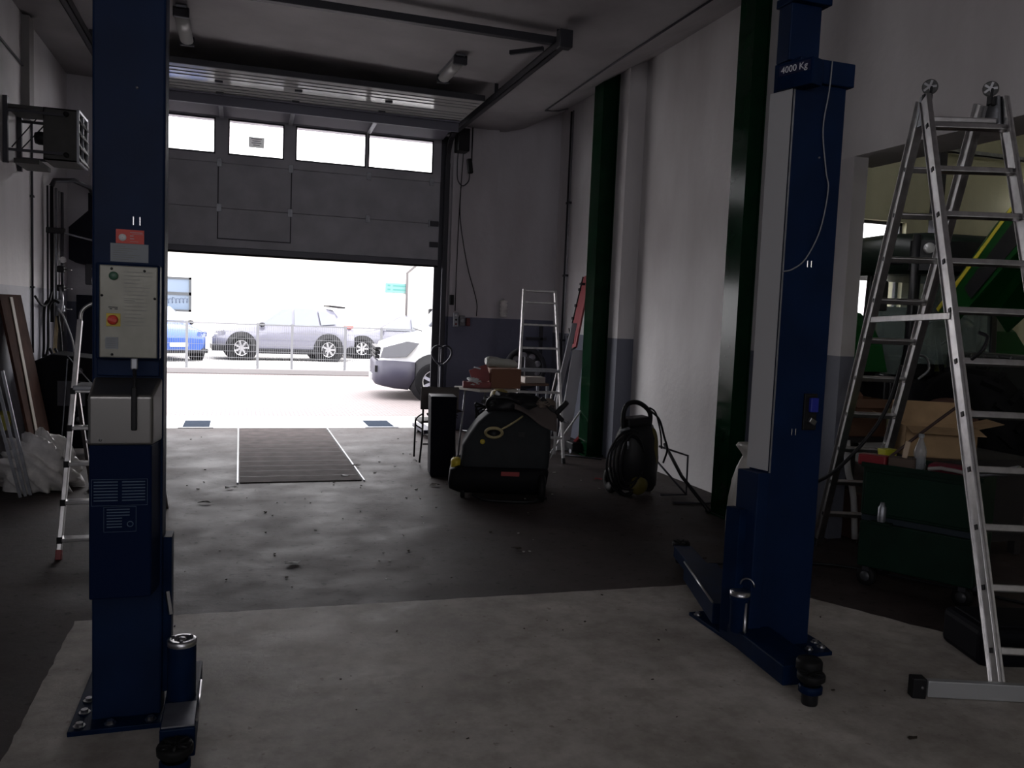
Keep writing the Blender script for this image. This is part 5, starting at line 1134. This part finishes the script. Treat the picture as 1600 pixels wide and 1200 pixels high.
# ============================================================ right side
def cart():
    rz = math.atan2(-.60, .36)   # the long side runs away to the right and towards the camera
    t = thing('tool_cart', 'dark green tool cart on castors behind the big ladder, top full of things', 'cart', (3.90, 3.93, 0), rz)
    L2 = .33; D = .42                     # x along the front, +y into depth
    gc = green_cart
    MB().box(-L2, L2, .0, D, .13, .42).build('cabinet', gc, t, local=True, bevel=.01)
    MB().box(-L2, L2, .03, D, .42, .46).build('lower_shelf', mat('cart_inner', (.01, .02, .03), .5), t, local=True)
    MB().box(-L2, L2, .0, D, .46, .76).build('drawer_block', gc, t, local=True, bevel=.01)
    MB().box(-L2+.02, L2-.02, -.012, 0, .48, .735).build('drawer', mat('cart_drawer', (.004, .022, .013), .5, spec=.2), t, local=True, bevel=.006)
    m = MB(); m.box(-L2-.01, L2+.01, -.01, .0, .76, .79); m.box(-L2-.01, L2+.01, D, D+.01, .76, .79); m.box(-L2-.01, -L2, 0, D, .76, .79); m.box(L2, L2+.01, 0, D, .76, .79); m.box(-L2, L2, 0, D, .755, .765)
    m.build('top_tray', gc, t, local=True)
    h = MB().tube(smooth_path([(L2-.02, .02, .80), (L2+.05, .02, .82), (L2+.12, .04, .83), (L2+.13, .2, .83), (L2+.12, .36, .83), (L2+.04, .40, .80)]), .012, 8).build('push_handle', galv, t, local=True)
    for x in (-L2+.05, L2-.06):
        for y in (.05, D-.06):
            c = MB().lathe([(.030, -.02), (.058, -.018), (.062, -.01), (.062, .01), (.058, .018), (.030, .02), (.030, -.02)], (x, y, .062), (.25, 1, 0), 22).build('castor', rubber, t, local=True)
            MB().lathe([(.032, -.022), (.032, .022), (.001, .024)], (x, y, .062), (-.25, -1, 0), 18).build('castor_hub', grey_pl, c, local=True)
            MB().box(x-.02, x+.02, y-.03, y+.03, .10, .13).build('castor_fork', dkmetal, c, local=True)
    MB().lathe([(.022, 0), (.024, .01), (.024, .09), (.016, .10), (.012, .12), (.001, .12)], (-L2+.14, -.035, .44), (0, 0, 1), 16).build('spray_can', galv, t, local=True)
    MB().box(-L2+.08, -L2+.20, -.06, -.005, .425, .438).build('can_holder', gc, t, local=True)
    return t, rz
ct, crz = cart()
CM = WM[ct.name]
def onc(x, y, z=0): return CM @ Vector((x, y, z))
def bottle():
    p = onc(-.05, .16, .765)
    t = thing('bottle', 'empty clear ribbed bottle standing on the green tool cart', 'bottle', tuple(p))
    gm = mat('pet_plastic', (.45, .48, .52), .12, alpha=.45, coat=.5)
    MB().lathe([(.001, 0), (.034, .002), (.037, .01), (.036, .06), (.033, .075), (.037, .09), (.037, .115), (.030, .145), (.016, .18), (.013, .195), (.013, .205)], tuple(p), (0, 0, 1), 24).build('body', gm, t)
    MB().lathe([(.016, .20), (.016, .222), (.001, .222)], tuple(p), (0, 0, 1), 16).build('cap', mat('pale_cap', (.3, .33, .35), .5), t)
bottle()
p = onc(-.26, .22, .766); m = MB(); m.loft([[Vector((p.x+sx*a, p.y+sy*b, p.z+z)) for a, b in ((-1, -1), (1, -1), (1, 1), (-1, 1))] for sx, sy, z in ((.040, .030, 0), (.045, .033, .06), (.050, .036, .095))], smooth=False); o = m.build('yellow_pack', mat('lime_yellow', (.50, .50, .03), .5), bevel=.004); tag(o, 'lime yellow plastic pack on the left end of the green tool cart', 'pack')
p = onc(-.29, .06, .766); o = MB().obox((p.x, p.y, p.z+.035), .17, .09, .07, rz=crz).build('red_tray', mat('tray_red', (.22, .012, .02), .5), bevel=.012); tag(o, 'small dark red tray on the left front of the green tool cart', 'tray')
p = onc(.12, .12, .766); o = MB().obox((p.x, p.y, p.z+.03), .20, .14, .06, rz=crz).build('red_cloth', mat('maroon_cloth', (.16, .012, .03), .9), bevel=.02); tag(o, 'folded maroon cloth on the right half of the green tool cart', 'cloth')
p = onc(-.13, .09, .766); o = MB().obox((p.x, p.y, p.z+.035), .15, .12, .07, rz=crz+.2).build('brown_box', mat('dim_brown', (.10, .07, .055), .8), bevel=.004); tag(o, 'low brown carton between the tray and the maroon cloth on the cart', 'box')
p = onc(-.10, .045, .838); o = MB().obox((p.x, p.y, p.z+.055), .03, .012, .105, ry=.15, rz=crz+.3).build('paint_brush', mat('beige_plastic', (.50, .38, .27), .5), bevel=.005); tag(o, 'beige flat scraper standing left of the clear bottle', 'scraper')
m = MB().tube([onc(.05, -.03, .815), onc(.12, -.035, .83), onc(.2, -.03, .825), onc(.28, -.0, .81)], .012, 8); o = m.build('paper_roll', mat('grey_paper', (.30, .28, .27), .7)); tag(o, 'strip of grey crumpled paper over the front edge of the cart', 'paper'); o.location.z -= .01
# workbench with cartons behind the cart
def bench():
    t = thing('workbench', 'dark workbench behind the green tool cart, carrying the cartons', 'workbench', (4.95, 4.85, 0))
    bm = mat('bench_dark', (.02, .018, .02), .6)
    MB().box(4.62, 5.6, 4.55, 5.10, .66, .72).build('worktop', bm, t, bevel=.006)
    MB().box(4.66, 5.56, 4.60, 5.06, .10, .66).build('cabinet', bm, t)
    for x in (4.68, 5.52):
        for y in (4.62, 5.04): MB().box(x-.03, x+.03, y-.03, y+.03, 0, .10).build('foot', bm, t)
bench()
def carton(lab, c, rz, w, d, h, m, flaps, name='cardboard_box'):
    t = thing(name, lab, 'box', c, rz)
    b = MB(); b.box(-w/2, w/2, -d/2, -d/2+.006, 0, h); b.box(-w/2, w/2, d/2-.006, d/2, 0, h); b.box(-w/2, -w/2+.006, -d/2, d/2, 0, h); b.box(w/2-.006, w/2, -d/2, d/2, 0, h); b.box(-w/2, w/2, -d/2, d/2, 0, .006)
    b.build('carton', m, t, local=True)
    for (side, ang) in flaps:
        l = d*.5
        if side == 'f': MB().prism([(-w/2, -d/2, h), (w/2, -d/2, h), (w/2, -d/2-math.sin(ang)*l, h+math.cos(ang)*l), (-w/2, -d/2-math.sin(ang)*l, h+math.cos(ang)*l)], (0, 0, 0), (0, .004, .004)).build('flap', m, t, local=True)
        if side == 'b': MB().prism([(-w/2, d/2, h), (w/2, d/2, h), (w/2, d/2+math.sin(ang)*l, h+math.cos(ang)*l), (-w/2, d/2+math.sin(ang)*l, h+math.cos(ang)*l)], (0, 0, 0), (0, .004, .004)).build('flap', m, t, local=True)
        if side == 'l': MB().prism([(-w/2, -d/2, h), (-w/2, d/2, h), (-w/2-math.sin(ang)*l, d/2, h+math.cos(ang)*l), (-w/2-math.sin(ang)*l, -d/2, h+math.cos(ang)*l)], (0, 0, 0), (.004, 0, .004)).build('flap', m, t, local=True)
        if side == 'r': MB().prism([(w/2, -d/2, h), (w/2, d/2, h), (w/2+math.sin(ang)*l, d/2, h+math.cos(ang)*l), (w/2+math.sin(ang)*l, -d/2, h+math.cos(ang)*l)], (0, 0, 0), (.004, 0, .004)).build('flap', m, t, local=True)
    return t
dcard = mat('dark_brown_cardboard', (.16, .08, .045), .8)  # dark brown cardboard for the carton at the wall end
def trestle():
    t = thing('crate_stand', 'dark stand beside the wall end under the brown carton', 'stand', (4.35, 4.85, 0))
    MB().box(4.60, 5.05, 5.38, 5.85, .72, .76).build('top', MATS['bench_dark'], t)
    for x in (4.62, 5.03):
        for y in (5.40, 5.83): MB().box(x-.02, x+.02, y-.02, y+.02, 0, .72).build('leg', MATS['bench_dark'], t)
trestle()
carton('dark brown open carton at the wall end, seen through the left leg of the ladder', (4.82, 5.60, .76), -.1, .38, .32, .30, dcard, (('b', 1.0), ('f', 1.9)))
carton('yellowish carton with open flaps behind the clear bottle', (4.86, 4.80, .72), -.5, .48, .34, .22, cardb, (('f', 1.75), ('b', .5), ('l', 1.2), ('r', 1.3)))
m = MB().lathe([(.22, 0), (.22, .02), (.001, .02)], (5.16, 4.98, 1.0), (-.6, -.75, .5), 28); o = m.build('round_lid', mat('rust_brown', (.10, .045, .03), .7)); tag(o, 'round brown disc leaning behind the yellowish carton', 'disc')
o.location.z = .72
# rods and straps
hose('strap', 'black strap hanging slantwise through the rear legs of the big ladder', [(3.95, 4.2, 1.40), (3.92, 4.25, 1.15), (3.84, 4.3, .95), (3.70, 4.42, .70), (3.62, 4.6, .55)], .012, black, 'strap')
hose('rod', 'dark brown rod standing slantwise in the left end of the tool cart', [onc(-.24, .14, .80), onc(-.06, .26, 1.0), onc(.10, .36, 1.17)], .010, mat('brown_rod', (.05, .025, .02), .6), 'rod')
def hoop():
    t = thing('hand_pump', 'upright thin metal rods with a curved hook behind the cartons', 'hook', (5.1, 5.3, 0))
    MB().tube(smooth_path([(5.0, 5.3, .0), (5.02, 5.3, .9), (5.03, 5.3, 1.28), (5.10, 5.3, 1.42), (5.22, 5.3, 1.42), (5.26, 5.3, 1.32), (5.16, 5.3, 1.24)]), .010, 8).build('hook', galv, t)
    MB().cyl((5.06, 5.32, 0), (5.08, 5.32, 1.28), .009, 8).build('rod', galv, t)
hoop()
hose('pipe', 'white bent pipe leaning at the end of the wall behind the ladder', [(4.50, 5.12, 0.02), (4.47, 5.12, .28), (4.44, 5.12, .42), (4.39, 5.12, .56), (4.37, 5.13, .78)], .024, mat('white_pipe', (.6, .6, .6), .4), 'pipe')
o = MB().box(4.52, 4.58, 5.12, 5.34, 0, .36).build('brown_crate', mat('crate_brown', (.09, .045, .035), .7), bevel=.006); tag(o, 'dark red-brown crate on the floor at the end of the wall', 'crate'); o.location = (4.62, 4.98, 0) if False else o.location
hose('floor_cable', 'black cable snaking over the floor from the lift to the tool cart', [(3.0, 4.75, .012), (3.5, 4.7, .012), (3.9, 4.55, .012), (4.25, 4.1, .012), (4.6, 3.55, .012), (4.9, 3.2, .012)], .010, black, 'cable')
# black case by the ladder foot
def case():
    t = thing('tool_case', 'black case lying on the floor behind the foot of the big ladder', 'case', (3.95, 3.0, 0), -.30)
    MB().box(-.50, .50, -.16, .20, 0.0, .19).build('shell', mat('case_black', (.006, .006, .009), .6, spec=.08), t, local=True, bevel=.035, seg=3)
    MB().tube([(-.1, -.17, .10), (-.1, -.21, .10), (.1, -.21, .10), (.1, -.17, .10)], .012, 8).build('handle', black, t, local=True)
    MB().box(-.46, .46, -.12, .16, .188, .20).build('lid_panel', MATS['case_black'], t, local=True, bevel=.006)
case()

# ============================================================ tractor in the next hall
def tractor():
    # local: +x = forward, y = left, z up
    rz = math.atan2(-.98, -.16)
    t = thing('tractor', 'large green tractor with dark glazed cab and raised bonnet in the next hall', 'tractor', (8.25, 8.5, 0), rz)
    gm = mat('tractor_green', (.005, .06, .012), .35, spec=.3); ym = mat('tractor_yellow', (.62, .55, .05), .4)
    dk = mat('cab_black', (.012, .012, .015), .4); tg = mat('cab_glass', (.25, .32, .30), .05, alpha=.35)
    # cab posts, roof and glass
    for x, y in ((-.75, -.72), (-.75, .72), (.05, -.80), (.05, .80), (.62, -.55), (.62, .55)): MB().bar((x, y, 1.05), (x*.93, y*.93, 2.52), .08, .08, (1, 0, 0)).build('cab_post', dk, t, local=True, bevel=.01)
    MB().loft([[Vector((x*s, y*s2, z)) for x, y in ((-.95, -.80), (-.3, -.95), (.5, -.90), (.88, -.60), (.88, .60), (.5, .90), (-.3, .95), (-.95, .80))] for s, s2, z in ((.93, .93, 2.30), (1, 1, 2.36), (1, 1, 2.70), (.9, .9, 2.78), (.6, .6, 2.80))]).build('cab_roof', mat('roof_dark_green', (.008, .016, .012), .35), t, local=True)
    r = MB().loft([[Vector((x, y, z)) for x, y in ((.80, -.72), (.93, -.55), (.93, .55), (.80, .72), (.70, .72), (.70, -.72))] for z in (2.34, 2.68)], smooth=False).build('roof_visor', dk, t, local=True)
    for y in (-.60, -.45, .45, .60): 
        l = MB().lathe([(.062, 0), (.062, .03), (.052, .035), (.001, .03)], (.92 if abs(y) < .5 else .90, y, 2.59), (1, .25*(1 if y > 0 else -1), 0), 20).build('work_light', mat('lamp_lens', (.55, .55, .55), .2, .3), t, local=True)
    for s in (-1, 1):
        MB().prism([(-.72, s*.74, 1.1), (.05, s*.80, 1.1), (.04, s*.75, 2.5), (-.70, s*.68, 2.5)], (0, 0, 0), (0, s*.008, 0)).build('side_window', tg, t, local=True)
        MB().prism([(.07, s*.80, 1.1), (.62, s*.56, 1.1), (.58, s*.52, 2.5), (.06, s*.75, 2.5)], (0, 0, 0), (0, s*.008, 0)).build('door_glass', tg, t, local=True)
        MB().box(-.8, .62, s*.80-.05, s*.80+.05, .75, 1.1).build('cab_side', dk, t, local=True, bevel=.02)
    MB().prism([(.63, -.52, 1.25), (.63, .52, 1.25), (.58, .50, 2.5), (.58, -.50, 2.5)], (0, 0, 0), (.008, 0, 0)).build('windscreen', tg, t, local=True)
    MB().box(-.78, .66, -.80, .80, .75, 1.02).build('cab_floor', dk, t, local=True, bevel=.02)
    s_ = MB().box(-.5, 0, -.26, .26, 1.02, 1.3).build('driver_seat', dk, t, local=True, bevel=.05); MB().box(-.58, -.44, -.26, .26, 1.3, 1.95).build('seat_back', dk, s_, local=True, bevel=.05)
    MB().tube([Vector((.32+.05*math.sin(a), .19*math.cos(a), 1.62+.17*math.sin(a))) for a in [2*PI*k/20 for k in range(20)]], .014, 8, closed=True).build('steering_wheel', black, t, local=True)
    MB().tube([(.5, 0, 1.1), (.33, 0, 1.60)], .03, 8).build('steering_column', black, t, local=True)
    for s in (-1, 1):
        MB().tube([(.62, s*.62, 2.42), (.75, s*1.05, 2.40), (.75, s*1.08, 2.1)], .014, 8).build('mirror_arm', dk, t, local=True)
        MB().box(.73, .78, s*1.08-.10, s*1.08+.10, 1.85, 2.2).build('mirror', dk, t, local=True, bevel=.02)
    # wheels
    def tw(x, y, r, w, lug):
        o = MB().lathe([(r*.55, -w*.45), (r*.8, -w*.5), (r*.95, -w*.45), (r*.97, w*.45), (r*.8, w*.5), (r*.55, w*.45), (r*.55, -w*.45)], (x, y, r), (0, 1, 0), 36).build('tyre', tyre_m, t, local=True)
        m = MB()
        for k in range(lug):
            for s in (-1, 1):
                a = 2*PI*(k+.5*(s > 0))/lug; c = Vector((x+math.cos(a)*r*.97, y+s*w*.22, r+math.sin(a)*r*.97)); m.bar(c-Vector((-math.sin(a)*.06, s*w*.2, math.cos(a)*.06)), c+Vector((-math.sin(a)*.06, s*w*.2, math.cos(a)*.06)), .05, .07, (math.cos(a), 0, math.sin(a)))
        m.build('tread', tyre_m, o, local=True)
        q = MB()
        for s in (-1, 1): q.lathe([(r*.56, 0), (r*.56, .02), (r*.3, -.04), (r*.16, .03), (.001, .03)], (x, y+s*w*.3, r), (0, s, 0), 28)
        q.build('rim', dk if x > 1 else ym, o, local=True)
    for s in (-1, 1):
        tw(-.45, s*.98, .88, .46, 16); tw(2.15, s*.88, .64, .40, 14)
        rg = []
        for k in range(9):
            a = PI*(.08+.84*k/8); rg.append([Vector((-.45+math.cos(a)*(.98+d), s*y, .88+math.sin(a)*(.98+d))) for d, y in ((0, .76), (.03, .76), (.03, 1.22), (0, 1.22))])
        MB().loft(rg, smooth=False).build('fender', gm, t, local=True)
    # engine block and raised bonnet
    MB().box(.7, 2.75, -.30, .30, .55, 1.05).build('engine_block', dk, t, local=True, bevel=.03)
    MB().box(.85, 2.2, -.24, .24, 1.05, 1.42).build('engine', mat('engine_dark', (.02, .022, .02), .5), t, local=True, bevel=.03)
    m = MB()
    for k in range(5): m.tube(smooth_path([(1.0+.2*k, -.25, 1.1), (1.05+.2*k, -.31, 1.25), (1.15+.2*k, -.28, 1.4)]), .018, 6)
    m.build('engine_hoses', MATS['engine_dark'], t, local=True)
    MB().box(2.3, 2.42, -.34, .34, 1.05, 1.5).build('radiator', dk, t, local=True)
    MB().box(2.75, 3.15, -.45, .45, .6, 1.0).build('front_weight', dk, t, local=True, bevel=.04)
    # bonnet hinged near the cab, tilted up at the front
    ang = math.radians(46); H0 = Vector((.86, 0, 1.86))
    def B(l, y, h): return Vector((H0.x+l*math.cos(ang)-h*math.sin(ang), y, H0.z+l*math.sin(ang)+h*math.cos(ang)))
    rg = []
    for (l, w, top, bot) in ((0, .38, .10, -.28), (.5, .40, .12, -.34), (1.2, .42, .10, -.42), (1.8, .42, .02, -.50), (2.05, .38, -.08, -.52), (2.12, .30, -.18, -.50)):
        rg.append([B(l, y, h) for y, h in ((-w, bot), (-w, top-.08), (-w*.85, top), (w*.85, top), (w, top-.08), (w, bot), (w-.03, bot), (w-.03, top-.10), (w*.8, top-.03), (-w*.8, top-.03), (-w+.03, top-.10), (-w+.03, bot))])
    bn = MB().loft(rg, smooth=False).build('bonnet', gm, t, local=True)
    for s in (-1, 1):
        MB().prism([B(.02, s*.395, .045), B(1.75, s*.425, -.02), B(1.75, s*.425, -.06), B(.02, s*.395, -.005)], (0, 0, 0), (0, s*.01, 0)).build('yellow_stripe', ym, bn, local=True)
        MB().prism([B(.5, s*.405, -.12), B(1.6, s*.425, -.16), B(1.6, s*.425, -.40), B(.5, s*.41, -.30)], (0, 0, 0), (0, s*.006, 0)).build('side_grille', dk, bn, local=True)
    d = (B(1, 0, 0)-B(0, 0, 0)).normalized(); u2 = (B(0, 0, 1)-B(0, 0, 0)).normalized()
    MB().text('6', B(1.52, -.432, -.105), .10, d, u2).build('model_number', ym, bn, local=True)
    MB().tube([(2.2, -.26, 1.35), B(1.6, -.38, -.3)], .014, 8).build('gas_strut', steel, t, local=True)
    MB().tube([(.62, -.62, 1.0), (.80, -.70, 1.5), (.82, -.70, 2.75)], .045, 12).build('exhaust_stack', dk, t, local=True)
tractor()
def hall_lamp():
    t = thing('hall_lamp', 'small round lit lamp high on the far wall of the next hall', 'lamp', (13.0, 10.3, 3.9))
    p = (13.16, 10.95, 3.98)
    MB().lathe([(.10, 0), (.10, .04), (.001, .04)], p, (-1, 0, 0), 20).build('base', galv, t)
    MB().lathe([(.085, .0), (.095, .05), (.07, .09), (.001, .10)], (p[0]-.04, p[1], p[2]), (-1, 0, 0), 20).build('globe', mat('lit_globe', (.9, .9, .85), .4, emit=((1, .97, .9), 6)), t)
hall_lamp()
def hall_rail(y, z, lab):
    t = thing('cable_tray', lab, 'rail', (9, y, z))
    MB().box(4.7, 13.2, y-.06, y, z, z+.02).build('tray', galv, t); MB().box(4.7, 13.2, y-.06, y-.05, z, z+.08).build('edge', galv, t)
    for x in (5.5, 8, 10.5, 12.7): MB().box(x-.02, x+.02, y-.04, YD, z+.02, z+.05).build('bracket', dkmetal, t)
hall_rail(11.2, 4.62, 'long grey cable tray along the far wall of the next hall')
o = MB().box(10.72, 10.86, 10.9, 11.05, 0, 5.4).build('post', dkmetal); tag(o, 'dark upright post in front of the window of the next hall', 'post')
